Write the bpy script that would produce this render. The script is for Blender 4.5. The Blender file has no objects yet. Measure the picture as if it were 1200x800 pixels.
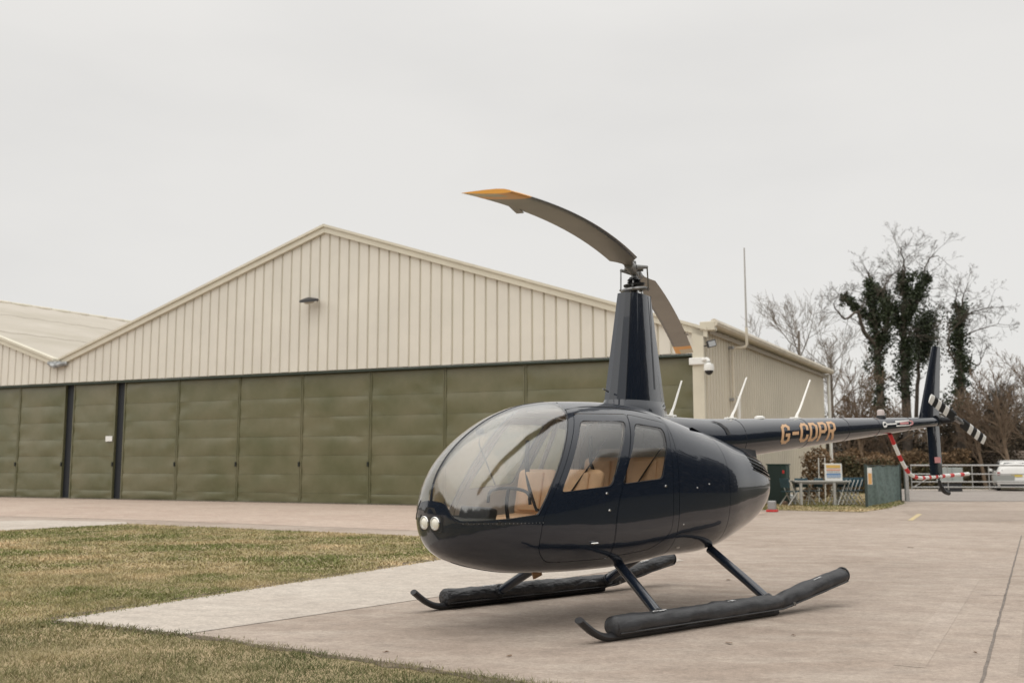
import bpy, bmesh, math, random
import numpy as np
from mathutils import Vector, Matrix
from mathutils.bvhtree import BVHTree

R = math.radians
random.seed(7)
rng = np.random.default_rng(7)
scene = bpy.context.scene
COL = scene.collection

# ------------------------------------------------------------------ camera, sky, sun
cd = bpy.data.cameras.new('camera'); cam = bpy.data.objects.new('camera', cd); COL.objects.link(cam)
cd.sensor_width = 36; cd.lens = 36 * 1182 / 1200
cd.clip_start = 0.1; cd.clip_end = 5000
cam.location = (0, 0, 1.332)
cam.rotation_euler = (R(90) + math.atan(143.5 / 1182), 0, 0)
cd.dof.use_dof = True; cd.dof.focus_distance = 8.6; cd.dof.aperture_fstop = 2.4
scene.camera = cam

SUN_EL, SUN_AZ = R(48), R(222)          # azimuth clockwise from +Y
w = bpy.data.worlds.new('World'); scene.world = w; w.use_nodes = True
nt = w.node_tree; nt.nodes.clear()
out = nt.nodes.new('ShaderNodeOutputWorld'); bg = nt.nodes.new('ShaderNodeBackground')
sky = nt.nodes.new('ShaderNodeTexSky'); sky.sky_type = 'NISHITA'; sky.sun_disc = False
sky.sun_elevation = SUN_EL; sky.sun_rotation = SUN_AZ
sc_ = nt.nodes.new('ShaderNodeVectorMath'); sc_.operation = 'SCALE'; sc_.inputs['Scale'].default_value = 1.0
tc = nt.nodes.new('ShaderNodeTexCoord'); mp = nt.nodes.new('ShaderNodeMapping'); mp.inputs['Scale'].default_value = (1, 1, 3.0)
nz = nt.nodes.new('ShaderNodeTexNoise'); nz.inputs['Scale'].default_value = 1.6; nz.inputs['Detail'].default_value = 5; nz.inputs['Roughness'].default_value = 0.5
cr = nt.nodes.new('ShaderNodeValToRGB')
cr.color_ramp.elements[0].position = 0.3; cr.color_ramp.elements[0].color = (7.35, 7.22, 7.02, 1)
cr.color_ramp.elements[1].position = 0.62; cr.color_ramp.elements[1].color = (8.3, 8.12, 7.82, 1)
mx = nt.nodes.new('ShaderNodeMix'); mx.data_type = 'RGBA'; mx.inputs['Factor'].default_value = 0.94
nt.links.new(tc.outputs['Generated'], mp.inputs['Vector']); nt.links.new(mp.outputs['Vector'], nz.inputs['Vector'])
nt.links.new(nz.outputs['Fac'], cr.inputs['Fac']); nt.links.new(sky.outputs['Color'], mx.inputs['A'])
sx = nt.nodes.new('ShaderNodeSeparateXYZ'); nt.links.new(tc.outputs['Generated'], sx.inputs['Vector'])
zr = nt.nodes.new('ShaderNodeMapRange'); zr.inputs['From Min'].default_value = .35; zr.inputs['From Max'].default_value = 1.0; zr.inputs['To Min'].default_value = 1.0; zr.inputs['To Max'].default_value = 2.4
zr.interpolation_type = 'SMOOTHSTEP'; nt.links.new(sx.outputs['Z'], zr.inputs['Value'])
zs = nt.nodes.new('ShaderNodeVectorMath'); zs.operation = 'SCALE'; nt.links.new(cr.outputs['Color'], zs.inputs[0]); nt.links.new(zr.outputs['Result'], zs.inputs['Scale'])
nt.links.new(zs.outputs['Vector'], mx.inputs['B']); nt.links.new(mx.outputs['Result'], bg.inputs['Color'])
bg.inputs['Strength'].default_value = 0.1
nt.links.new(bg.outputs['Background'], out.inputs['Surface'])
sl = bpy.data.lights.new('sun', 'SUN'); sl.energy = 1.2; sl.angle = R(105); sl.color = (1, .95, .87)
so = bpy.data.objects.new('sun', sl); COL.objects.link(so)
sd = Vector((math.sin(SUN_AZ) * math.cos(SUN_EL), math.cos(SUN_AZ) * math.cos(SUN_EL), math.sin(SUN_EL)))
so.rotation_euler = sd.to_track_quat('Z', 'Y').to_euler(); so.location = (-20, -20, 30)
scene.view_settings.view_transform = 'Standard'; scene.view_settings.look = 'None'
scene.view_settings.exposure = 0; scene.view_settings.gamma = 1
scene.cycles.max_bounces = 8; scene.cycles.transparent_max_bounces = 16

# ------------------------------------------------------------------ helpers
def mat(name, col, rough=.6, metal=0., var=0., scale=4., col2=None, bump=0., bscale=40., coat=0., bdist=.01, stretch=None, island=0., spec=None, detail=6):
    m = bpy.data.materials.new(name); m.use_nodes = True
    n = m.node_tree.nodes; l = m.node_tree.links; b = n['Principled BSDF']
    b.inputs['Base Color'].default_value = (*col, 1); b.inputs['Roughness'].default_value = rough
    b.inputs['Metallic'].default_value = metal
    if spec is not None: b.inputs['Specular IOR Level'].default_value = spec
    if coat: b.inputs['Coat Weight'].default_value = coat; b.inputs['Coat Roughness'].default_value = .03
    t = n.new('ShaderNodeTexCoord'); vec = t.outputs['Object']
    if stretch:
        q = n.new('ShaderNodeMapping'); q.inputs['Scale'].default_value = stretch; l.new(vec, q.inputs['Vector']); vec = q.outputs['Vector']
    last = None
    if var or col2:
        z = n.new('ShaderNodeTexNoise'); z.inputs['Scale'].default_value = scale; z.inputs['Detail'].default_value = detail; z.inputs['Roughness'].default_value = .62
        l.new(vec, z.inputs['Vector'])
        r = n.new('ShaderNodeValToRGB'); r.color_ramp.elements[0].position = .34; r.color_ramp.elements[1].position = .66
        c2 = col2 if col2 else tuple(c * (1 + var) for c in col); c1 = col if col2 else tuple(c * (1 - var) for c in col)
        r.color_ramp.elements[0].color = (*c1, 1); r.color_ramp.elements[1].color = (*c2, 1)
        l.new(z.outputs['Fac'], r.inputs['Fac']); last = r.outputs['Color']
    if island:
        g = n.new('ShaderNodeNewGeometry'); hs = n.new('ShaderNodeHueSaturation'); mr = n.new('ShaderNodeMapRange')
        mr.inputs['To Min'].default_value = 1 - island; mr.inputs['To Max'].default_value = 1 + island
        l.new(g.outputs['Random Per Island'], mr.inputs['Value']); l.new(mr.outputs['Result'], hs.inputs['Value'])
        if last: l.new(last, hs.inputs['Color'])
        else: hs.inputs['Color'].default_value = (*col, 1)
        last = hs.outputs['Color']
    if last: l.new(last, b.inputs['Base Color'])
    if bump:
        z = n.new('ShaderNodeTexNoise'); z.inputs['Scale'].default_value = bscale; z.inputs['Detail'].default_value = 5
        l.new(vec, z.inputs['Vector']); k = n.new('ShaderNodeBump'); k.inputs['Strength'].default_value = bump; k.inputs['Distance'].default_value = bdist
        l.new(z.outputs['Fac'], k.inputs['Height']); l.new(k.outputs['Normal'], b.inputs['Normal'])
    return m

def glass_mat(name, tint=(.82, .84, .84), f0=.05, k=.9):
    """thin pane: the mirror share follows the angle, the same from both sides"""
    m = bpy.data.materials.new(name); m.use_nodes = True
    n = m.node_tree.nodes; l = m.node_tree.links; n.clear()
    o = n.new('ShaderNodeOutputMaterial'); mi = n.new('ShaderNodeMixShader'); tr = n.new('ShaderNodeBsdfTransparent'); gl = n.new('ShaderNodeBsdfGlossy')
    g = n.new('ShaderNodeNewGeometry'); d = n.new('ShaderNodeVectorMath'); d.operation = 'DOT_PRODUCT'; l.new(g.outputs['Normal'], d.inputs[0]); l.new(g.outputs['Incoming'], d.inputs[1])
    def mth(op, a, b):
        q = n.new('ShaderNodeMath'); q.operation = op; q.use_clamp = True
        for i, x in enumerate((a, b)):
            if isinstance(x, (int, float)): q.inputs[i].default_value = x
            elif x is not None: l.new(x, q.inputs[i])
        return q.outputs[0]
    c = mth('ABSOLUTE', d.outputs['Value'], None); p = mth('POWER', mth('SUBTRACT', 1.0, c), 4.0)
    f = mth('ADD', mth('MULTIPLY', p, k), f0)
    tr.inputs['Color'].default_value = (*tint, 1); gl.inputs['Roughness'].default_value = .09; gl.inputs['Color'].default_value = (.97, .97, .97, 1)
    l.new(f, mi.inputs['Fac']); l.new(tr.outputs[0], mi.inputs[1]); l.new(gl.outputs[0], mi.inputs[2]); l.new(mi.outputs[0], o.inputs['Surface'])
    return m

def mk(name, verts, faces, m=None, parent=None, smooth=False, mats=None, midx=None, angle=None):
    me = bpy.data.meshes.new(name)
    me.from_pydata([tuple(map(float, v)) for v in verts], [], [tuple(map(int, f)) for f in faces]); me.update()
    for q in (mats or ([m] if m else [])): me.materials.append(q)
    if midx is not None: me.polygons.foreach_set('material_index', np.asarray(midx, dtype=np.int32))
    if smooth: me.polygons.foreach_set('use_smooth', [True] * len(me.polygons))
    if smooth and angle: me.set_sharp_from_angle(angle=R(angle))
    o = bpy.data.objects.new(name, me); COL.objects.link(o)
    if parent: o.parent = parent
    return o

def bigmesh(name, V, F, m, parent=None, smooth=False):
    """fast path: F an (n,k) array of equal sized faces"""
    V = np.asarray(V, dtype=np.float32); F = np.asarray(F, dtype=np.int32); k = F.shape[1]
    me = bpy.data.meshes.new(name); me.vertices.add(len(V)); me.vertices.foreach_set('co', V.ravel())
    me.loops.add(F.size); me.loops.foreach_set('vertex_index', F.ravel())
    me.polygons.add(len(F)); me.polygons.foreach_set('loop_start', np.arange(len(F), dtype=np.int32) * k)
    me.polygons.foreach_set('loop_total', np.full(len(F), k, dtype=np.int32))
    if smooth: me.polygons.foreach_set('use_smooth', np.ones(len(F), dtype=bool))
    me.update(calc_edges=True); me.validate()
    me.materials.append(m); o = bpy.data.objects.new(name, me); COL.objects.link(o)
    if parent: o.parent = parent
    return o

def tag(o, label=None, cat=None, group=None, kind=None):
    if label: o['label'] = label
    if cat: o['category'] = cat
    if group: o['group'] = group
    if kind: o['kind'] = kind
    return o

def empty(name, loc, rz=0, label=None, cat=None, group=None):
    o = bpy.data.objects.new(name, None); COL.objects.link(o); o.location = loc; o.rotation_euler = (0, 0, rz)
    o.empty_display_size = .2
    return tag(o, label, cat, group)

class MB:
    """collects simple solids into one mesh"""
    def __init__(s): s.v = []; s.f = []; s.mi = []
    def add(s, v, f, mi=0):
        b = len(s.v); s.v += [tuple(p) for p in v]; s.f += [tuple(i + b for i in q) for q in f]; s.mi += [mi] * len(f); return s
    def box(s, c, d, rz=0, ry=0, rx=0, mi=0, ch=0):
        x, y, z = d[0] / 2, d[1] / 2, d[2] / 2
        M = Matrix.Translation(c) @ Matrix.Rotation(rz, 4, 'Z') @ Matrix.Rotation(ry, 4, 'Y') @ Matrix.Rotation(rx, 4, 'X')
        if not ch:
            p = [(-x, -y, -z), (x, -y, -z), (x, y, -z), (-x, y, -z), (-x, -y, z), (x, -y, z), (x, y, z), (-x, y, z)]
            f = [(3, 2, 1, 0), (4, 5, 6, 7), (0, 1, 5, 4), (1, 2, 6, 5), (2, 3, 7, 6), (3, 0, 4, 7)]
        else:
            bm = bmesh.new(); bmesh.ops.create_cube(bm, size=1, matrix=Matrix.Diagonal((d[0], d[1], d[2], 1)))
            bmesh.ops.bevel(bm, geom=bm.edges[:], offset=ch, segments=2, affect='EDGES', profile=.5)
            bm.verts.ensure_lookup_table(); p = [v.co.copy() for v in bm.verts]; f = [tuple(v.index for v in q.verts) for q in bm.faces]; bm.free()
        return s.add([M @ Vector(q) for q in p], f, mi)
    def tube(s, pts, rad, n=8, mi=0, flat=1.0, cap=True, up=Vector((0, 0, 1))):
        pts = [Vector(p) for p in pts]; k = len(pts)
        if not hasattr(rad, '__len__'): rad = [rad] * k
        vs = []
        for i, p in enumerate(pts):
            t = (pts[min(i + 1, k - 1)] - pts[max(i - 1, 0)]).normalized()
            u = up if abs(t.dot(up)) < .95 else Vector((1, 0, 0))
            a = t.cross(u).normalized(); b = a.cross(t).normalized()
            for j in range(n):
                th = 2 * math.pi * j / n
                vs.append(p + (a * math.cos(th) + b * math.sin(th) * flat) * rad[i])
        fs = [(i * n + j, i * n + (j + 1) % n, (i + 1) * n + (j + 1) % n, (i + 1) * n + j) for i in range(k - 1) for j in range(n)]
        if cap: fs += [tuple(range(n - 1, -1, -1)), tuple((k - 1) * n + j for j in range(n))]
        return s.add(vs, fs, mi)
    def prism(s, poly, fn, t0, t1, mi=0):
        """poly: 2-D outline (ccw); fn(a,b,t) -> 3-D point"""
        n = len(poly); v = [fn(a, b, t0) for a, b in poly] + [fn(a, b, t1) for a, b in poly]
        f = [tuple(range(n - 1, -1, -1)), tuple(range(n, 2 * n))] + [(i, (i + 1) % n, n + (i + 1) % n, n + i) for i in range(n)]
        return s.add(v, f, mi)
    def build(s, name, m=None, parent=None, smooth=False, mats=None, angle=35, fix=True):
        o = mk(name, s.v, s.f, m, parent, mats=mats, midx=s.mi if mats else None)
        if fix:
            bm = bmesh.new(); bm.from_mesh(o.data); bmesh.ops.recalc_face_normals(bm, faces=bm.faces); bm.to_mesh(o.data); bm.free()
        if smooth:
            o.data.polygons.foreach_set('use_smooth', [True] * len(o.data.polygons)); o.data.set_sharp_from_angle(angle=R(angle))
        return o

def smooth_path(pts, n=6):
    """Catmull-Rom through the points"""
    P = [Vector(p) for p in pts]; P = [P[0] * 2 - P[1]] + P + [P[-1] * 2 - P[-2]]; o = []
    for i in range(1, len(P) - 2):
        for k in range(n):
            t = k / n; a, b, c, d = P[i - 1:i + 3]
            o.append(.5 * ((2 * b) + (c - a) * t + (2 * a - 5 * b + 4 * c - d) * t * t + (3 * b - a - 3 * c + d) * t ** 3))
    return o + [P[-2]]

def lathe(prof, n=16):
    """prof: list of (r,z); returns verts, faces"""
    v = []; f = []
    for r, z in prof:
        for j in range(n): v.append((r * math.cos(2 * math.pi * j / n), r * math.sin(2 * math.pi * j / n), z))
    for i in range(len(prof) - 1):
        for j in range(n): f.append((i * n + j, i * n + (j + 1) % n, (i + 1) * n + (j + 1) % n, (i + 1) * n + j))
    f += [tuple(range(n - 1, -1, -1)), tuple((len(prof) - 1) * n + j for j in range(n))]
    return v, f

def xf(v, M): return [M @ Vector(p) for p in v]

# ------------------------------------------------------------------ ground
def ground_mat(name, c1, c2, c3, sc=.35, stain=.5, bump=.25, dark=(.2, .17, .15)):
    m = bpy.data.materials.new(name); m.use_nodes = True
    n = m.node_tree.nodes; l = m.node_tree.links; b = n['Principled BSDF']; b.inputs['Roughness'].default_value = .9; b.inputs['Specular IOR Level'].default_value = .25
    t = n.new('ShaderNodeTexCoord')
    def noise(s, d=8, st=None, rough=.6):
        z = n.new('ShaderNodeTexNoise'); z.inputs['Scale'].default_value = s; z.inputs['Detail'].default_value = d; z.inputs['Roughness'].default_value = rough
        if st:
            q = n.new('ShaderNodeMapping'); q.inputs['Scale'].default_value = st; q.inputs['Rotation'].default_value = (0, 0, R(28)); l.new(t.outputs['Object'], q.inputs['Vector']); l.new(q.outputs['Vector'], z.inputs['Vector'])
        else: l.new(t.outputs['Object'], z.inputs['Vector'])
        return z.outputs['Fac']
    def ramp(f, a, ca, bb, cb):
        r = n.new('ShaderNodeValToRGB'); r.color_ramp.elements[0].position = a; r.color_ramp.elements[0].color = ca; r.color_ramp.elements[1].position = bb; r.color_ramp.elements[1].color = cb; l.new(f, r.inputs['Fac']); return r.outputs['Color']
    def mix(a, bb, f, bt='MIX'):
        x = n.new('ShaderNodeMix'); x.data_type = 'RGBA'; x.blend_type = bt
        if hasattr(f, 'name'): l.new(f, x.inputs['Factor'])
        else: x.inputs['Factor'].default_value = f
        for s_, i_ in ((a, 'A'), (bb, 'B')):
            if hasattr(s_, 'name'): l.new(s_, x.inputs[i_])
            else: x.inputs[i_].default_value = s_
        return x.outputs['Result']
    base = ramp(noise(sc, 6), .36, (*c1, 1), .64, (*c2, 1))
    blot = ramp(noise(sc * 3.1, 7, (1, 2.6, 1)), .45, (0, 0, 0, 1), .72, (1, 1, 1, 1))
    base = mix(base, (*c3, 1), blot)
    st = ramp(noise(1.7, 9, (1, 3.5, 1), .75), .52, (0, 0, 0, 1), .75, (stain, stain, stain, 1))
    base = mix(base, (*dark, 1), st)
    fine = ramp(noise(22, 8, (1, 1.6, 1), .8), .3, (.64, .64, .64, 1), .7, (1.2, 1.2, 1.2, 1))
    base = mix(base, fine, 1.0, 'MULTIPLY')
    sp = n.new('ShaderNodeTexVoronoi'); sp.inputs['Scale'].default_value = 9; l.new(t.outputs['Object'], sp.inputs['Vector'])
    spk = ramp(sp.outputs['Distance'], .035, (.45, .42, .4, 1), .06, (1, 1, 1, 1))
    base = mix(base, spk, .55, 'MULTIPLY')
    mid = ramp(noise(4.2, 8, (1, 1.2, 1), .75), .32, (.80, .79, .785, 1), .66, (1.10, 1.09, 1.08, 1)); base = mix(base, mid, 1.0, 'MULTIPLY'); gr = ramp(noise(70, 6, None, .8), .3, (.80, .80, .80, 1), .7, (1.14, 1.14, 1.14, 1)); base = mix(base, gr, 1.0, 'MULTIPLY')
    l.new(base, b.inputs['Base Color'])
    k = n.new('ShaderNodeBump'); k.inputs['Strength'].default_value = bump; k.inputs['Distance'].default_value = .02
    l.new(noise(60, 8, None, .7), k.inputs['Height']); l.new(k.outputs['Normal'], b.inputs['Normal'])
    return m

M_apron = ground_mat('weathered_concrete', (.35, .285, .235), (.44, .37, .315), (.47, .405, .345), stain=.42)
M_slab = ground_mat('smooth_pale_concrete', (.49, .435, .38), (.54, .49, .43), (.565, .515, .455), stain=.10, bump=.12, dark=(.33, .29, .25))
M_pink = ground_mat('pinkish_tarmac', (.45, .35, .29), (.515, .42, .35), (.54, .45, .38), stain=.12, bump=.2, dark=(.36, .28, .24))
M_road = ground_mat('grey_road', (.30, .27, .25), (.36, .33, .30), (.38, .34, .31), stain=.2, bump=.2)
M_soil = ground_mat('earth', (.05, .05, .026), (.075, .07, .036), (.10, .085, .045), sc=.6, stain=.5, bump=.5, dark=(.07, .06, .04))
M_joint = mat('joint_filler', (.17, .145, .125), .95, var=.3, scale=9)
M_yellow = mat('worn_yellow_line', (.55, .42, .16), .8, col2=(.42, .36, .28), scale=12)

def sheet(name, poly, z, m, kind='structure', parent=None):
    o = mk(name, [(x, y, z) for x, y in poly], [tuple(range(len(poly)))], m, parent)
    bm = bmesh.new(); bm.from_mesh(o.data); bmesh.ops.triangulate(bm, faces=bm.faces, ngon_method='EAR_CLIP')
    for f in bm.faces:
        if f.normal.z < 0: f.normal_flip()
    bm.to_mesh(o.data); bm.free()
    if kind: o['kind'] = kind
    return o

sheet('ground', [(-2500, -2500), (2500, -2500), (2500, 2500), (-2500, 2500)], -.016, M_soil)
sheet('apron', [(-60, 2.2), (3.4, 2.2), (23.0, 36.9), (14.2, 36.9), (13.25, 34.5), (9.74, 28.44), (7.5, 29.9), (5.5, 30.9), (-60, 62)], 0, M_apron)
sheet('hangar_forecourt', [(-60, 60.5), (5.4, 29.4), (7.2, 28.5), (5.2, 24.6), (.3, 19.4), (-8.56, 24.4), (-60, 46)], .004, M_pink)
LIGHT = [(-3.95, 8.87), (-2.59, 8.17), (-.36, 10.92), (2.4, 14.3), (1.9, 17), (.7, 17.6), (-1.09, 14.24)]
sheet('pale_slab', LIGHT, .004, M_slab)
sheet('pale_path', [(-8.56, 22.82), (-10.26, 20.51), (-18, 11), (-26, 14), (-14.5, 22.6), (-11.2, 24.4), (-8.9, 23.6)], .008, M_slab)
sheet('road', [(14.2, 36.9), (60, 36.9), (60, 52.2), (17.8, 52.2)], -.002, M_road)
sheet('road_gutter', [(14.2, 36.55), (60, 36.55), (60, 36.8), (14.2, 36.8)], .004, M_joint)
sheet('road_edge_strip', [(17.8, 52.2), (60, 52.2), (60, 54.6), (18.2, 54.6)], .004, M_slab)

# slab joints and repair strips in the concrete
def strip(name, pts, wd, z, m):
    P = [Vector((x, y, 0)) for x, y in pts]; v = []; f = []
    for i, p in enumerate(P):
        t = (P[min(i + 1, len(P) - 1)] - P[max(i - 1, 0)]).normalized(); s = Vector((-t.y, t.x, 0))
        ww = wd * (.85 + .3 * random.random()) / 2
        v += [(p + s * ww)[:2] + (z,), (p - s * ww)[:2] + (z,)]
    f = [(2 * i, 2 * i + 1, 2 * i + 3, 2 * i + 2) for i in range(len(P) - 1)]
    o = mk(name, v, f, m); o['kind'] = 'structure'; return o
def wob(a, b, n, amp):
    return [(a[0] + (b[0] - a[0]) * t + random.gauss(0, amp), a[1] + (b[1] - a[1]) * t + random.gauss(0, amp)) for t in np.linspace(0, 1, n)]
strip('slab_joint', wob((9.6, 19.3), (2.52, 5.7), 60, .0022), .02, .003, M_joint)
M_patch = ground_mat('patched_concrete', (.33, .27, .225), (.40, .34, .29), (.37, .31, .26), stain=.5)
sheet('concrete_patch', [(9.15, 18.0), (3.2, 6.6), (3.75, 6.4), (9.9, 16)], .0015, M_patch)
M_pale = ground_mat('pale_repair', (.37, .305, .25), (.46, .39, .335), (.50, .43, .37), stain=.42)
sheet('repair_strip', [(5.35, 12.2), (2.55, 6.95), (2.72, 6.85), (5.5, 12.1)], .002, M_pale)
strip('slab_joint', wob((3.55, 7.1), (3.12, 6.15), 14, .006), .018, .005, M_joint)
strip('slab_joint', wob((4.8, 10.6), (7.3, 10.0), 14, .008), .012, .003, M_joint)
strip('slab_joint', wob((9.3, 24.5), (15, 24.3), 30, .01), .03, .003, M_joint)
sheet('concrete_patch', [(9.6, 23.9), (14.9, 23.8), (18.0, 29.3), (11.2, 29.5)], .002, M_patch)
sheet('yellow_line', [(9.4, 24.3), (9.5, 24.25), (11.0, 27.4), (10.88, 27.45)], .0055, M_yellow)
# small debris flakes on the slab
M_leaf = mat('dead_leaf', (.16, .10, .06), .9)
WHERE = ['in front of the far skid tip', 'between the near skid tip and the grass', 'by the middle of the near skid', 'far off towards the gate', 'beside the rear end of the near skid', 'near the bottom right slab joint', 'right of the helicopter near the pale strip', 'at the grass edge below the pale slab']
for k_, (x, y, s) in enumerate([(-.02, 7.25, .035), (1.62, 7.75, .05), (2.2, 8.1, .03), (6.4, 16.5, .09), (2.5, 11.9, .05), (3.3, 7.4, .03), (5.9, 11.2, .06), (-.9, 7.4, .03)]):
    v = [(s * math.cos(a) * random.uniform(.6, 1), s * .5 * math.sin(a) * random.uniform(.6, 1), random.uniform(.002, .012)) for a in np.linspace(0, 6.28, 8)[:-1]]
    o = mk('dead_leaf', v, [tuple(range(7))], M_leaf)
    o.location = (x, y, .002); o.rotation_euler = (0, 0, random.random() * 6)
    tag(o, 'small dry brown leaf on the concrete ' + WHERE[k_], 'leaf', 'dry leaves on the concrete apron')

# ------------------------------------------------------------------ lawns with blades
M_turf = mat('turf_soil', (.21, .18, .09), .95, col2=(.42, .32, .19), scale=.9, bump=.6, bscale=30, bdist=.03)
def grass_mat(name, g, t):
    m = mat(name, g, .75, col2=t, scale=.5, island=.4, spec=.2, detail=8)
    for q in m.node_tree.nodes:
        if q.type == 'VALTORGB': q.color_ramp.elements[0].position = .42; q.color_ramp.elements[1].position = .68
    return m
M_grass = grass_mat('grass_blades', (.165, .182, .062), (.60, .455, .28))
LAWN = [(-3.95, 8.87), (-1.09, 14.24), (.7, 17.6), (-8.56, 22.82), (-10.26, 20.51), (-18, 11), (-22, 2.2), (6.45, 2.2), (0, 6.46), (-2.54, 8.13)]
VERGE = [(5.5, 30.95), (7.5, 29.95), (9.74, 28.5), (11.2, 30.6), (13.2, 34.5), (14.1, 37), (17.7, 52), (17.7, 56), (12, 50), (8, 42)]
def inpoly(P, poly):
    x, y = P[:, 0], P[:, 1]; r = np.zeros(len(P), bool); n = len(poly)
    for i in range(n):
        (x1, y1), (x2, y2) = poly[i], poly[(i + 1) % n]
        c = ((y1 > y) != (y2 > y)) & (x < (x2 - x1) * (y - y1) / (y2 - y1 + 1e-12) + x1); r ^= c
    return r
sheet('lawn_soil', LAWN, .006, M_turf)
sheet('verge_soil', VERGE, .006, M_turf)
M_grass2 = grass_mat('greener_grass_blades', (.088, .105, .036), (.33, .28, .15))
def blades(name, poly, spans, label, fringe=.06, near=None):
    V = []
    for (y0, y1, n, h, wd) in spans:
        n = int(n * 1.45)
        P = np.column_stack([rng.uniform(-1, 1, n), rng.uniform(y0, y1, n)]); P[:, 0] *= P[:, 1] * .68 + 1.6
        P = P + 0; Q = P + rng.normal(0, fringe, P.shape); k = inpoly(Q, poly)
        edge = 8.95 + .35 * np.sin(P[:, 0] * 1.7) + rng.normal(0, .35, len(P))
        if near is True: k &= P[:, 1] < edge
        if near is False: k &= P[:, 1] >= edge
        P = P[k]; n = len(P)
        clump = .5 + .5 * np.sin(P[:, 0] * 5.1 + np.sin(P[:, 1] * 3.7) * 2) * np.sin(P[:, 1] * 6.3 + np.cos(P[:, 0] * 2.9) * 2)
        a = rng.uniform(0, 6.283, n); hh = h * rng.uniform(.35, 1.15, n) * (.65 + .6 * clump); ww = wd * rng.uniform(.6, 1.3, n)
        lean = rng.normal(0, .75, (n, 2)) * hh[:, None]
        b = np.column_stack([P, np.full(n, .004)]); d = np.column_stack([np.cos(a) * ww, np.sin(a) * ww, np.zeros(n)]) / 2
        tip = b + np.column_stack([lean, hh])
        V.append(np.stack([b - d, b + d, tip], 1).reshape(-1, 3))
    V = np.concatenate(V); F = np.arange(len(V)).reshape(-1, 3)
    return tag(bigmesh(name, V, F, M_grass2 if near else M_grass), label, 'grass', kind='stuff')
M_dirt = mat('bare_earth_edge', (.085, .065, .045), .95, col2=(.20, .155, .11), scale=7, bump=.6, bscale=40, bdist=.02)
for a_, b_ in (((-3.98, 8.92), (.6, 17.5)), ((-3.9, 8.85), (-2.5, 8.12)), ((-2.5, 8.12), (6.2, 2.3))):
    n_ = 70; pl = []; 
    A_ = Vector((*a_, 0)); B_ = Vector((*b_, 0)); t_ = (B_ - A_).normalized(); s_ = Vector((-t_.y, t_.x, 0)) * (1 if b_[1] > a_[1] else -1)
    L_ = [A_.lerp(B_, i / n_) - s_ * random.uniform(-.03, .02) for i in range(n_ + 1)]; R_2 = [A_.lerp(B_, i / n_) + s_ * random.uniform(.05, .16) for i in range(n_ + 1)]
    v_ = [(p.x, p.y, .0085) for q in zip(L_, R_2) for p in q]
    o_ = mk('bare_earth', v_, [(2 * i, 2 * i + 1, 2 * i + 3, 2 * i + 2) for i in range(n_)], M_dirt); o_['kind'] = 'structure'
blades('grass', LAWN, [(4.2, 8, 230000, .030, .005), (8, 10.5, 110000, .034, .008)], 'greener short grass along the bottom of the view, below the pale slab', near=True)
blades('grass', LAWN, [(7.6, 13, 240000, .032, .009), (13, 24, 190000, .036, .02)], 'patchy straw-coloured winter grass between the pale slab and the hangar forecourt', near=False)
blades('grass', VERGE, [(28, 39, 60000, .05, .035), (39, 56, 16000, .07, .07)], 'rough grass verge under the tables and chairs beside the hangar', .08)

# ------------------------------------------------------------------ hangar
M_clad = mat('cream_cladding', (.68, .645, .565), .55, island=.06, var=.05, scale=.5, bump=.02, bscale=3)
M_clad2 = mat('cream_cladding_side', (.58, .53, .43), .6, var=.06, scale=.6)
M_trim = mat('cream_flashing', (.62, .58, .47), .5, var=.04, scale=1.5)
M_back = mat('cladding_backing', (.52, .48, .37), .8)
M_door = mat('olive_door_steel', (.112, .114, .056), .33, col2=(.172, .160, .094), scale=.6, bump=.1, bscale=1.2, bdist=.05)
M_doordark = mat('dark_recess', (.016, .019, .024), .6)
M_header = mat('dark_header', (.035, .05, .035), .6)
M_roof = mat('weathered_roof', (.38, .345, .28), .7, col2=(.47, .43, .37), scale=.5, stretch=(1, .3, 1))
M_gutter = mat('pale_gutter', (.62, .57, .47), .5, var=.1, scale=2)
M_white = mat('white_plastic', (.78, .78, .75), .4, var=.03)
M_grey = mat('grey_metal', (.33, .33, .33), .4, .5)
M_black = mat('black_metal', (.02, .02, .022), .45)

HA = Vector((5.37681, 28.99979, 0)); HD = Vector((-.9053183, .4247338, 0))
hangar = empty('hangar', HA, math.atan2(HD.y, HD.x), 'wide twin-gabled hangar in cream sheet cladding over olive sliding doors', 'hangar')
def H(s, z, off): return (s, off, z)      # off: towards the camera
def clad_top(s):
    k = (9.60 - 5.30) / (13.1 - .0)
    if s <= 25.83: return 9.60 - abs(s - 13.1) * k if s > 13.1 else 5.30 + max(s, -.3) * k
    return 9.60 - 12.73 * k + (s - 25.83) * k if s < 38.6 else 9.60 - (s - 38.6) * k
EDGE = .30          # the flashing covers this much of the panel tops
def make_panel(s0, s1, zb, parent, m):
    a = s0 + .034; b = s1 - .0; ch = .022; pd = .036
    mid = [s for s in (13.1, 25.83) if a < s < b]
    xs = [a] + mid + [b]; top = [(x, clad_top(x) - .08) for x in xs]
    poly = [(a, zb), (b, zb)] + top[::-1]
    n = len(poly); cx = (a + b) / 2
    inner = [(x + (ch if x < cx - .01 else (-ch if x > cx + .01 else 0)), z) for x, z in poly]
    v = [H(x, z, 0.0) for x, z in poly] + [H(x, z, pd) for x, z in inner]
    f = [tuple(range(n, 2 * n))] + [(i, (i + 1) % n, n + (i + 1) % n, n + i) for i in range(n)]
    return mk('cladding_panel', v, f, m, parent)
s = -.05
DOORTOP = 4.46
PW = .405
while s < 33.5:
    make_panel(s, s + PW, DOORTOP + .06 + random.uniform(-.006, .006), hangar, M_clad); s += PW
CL_END = s
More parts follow.
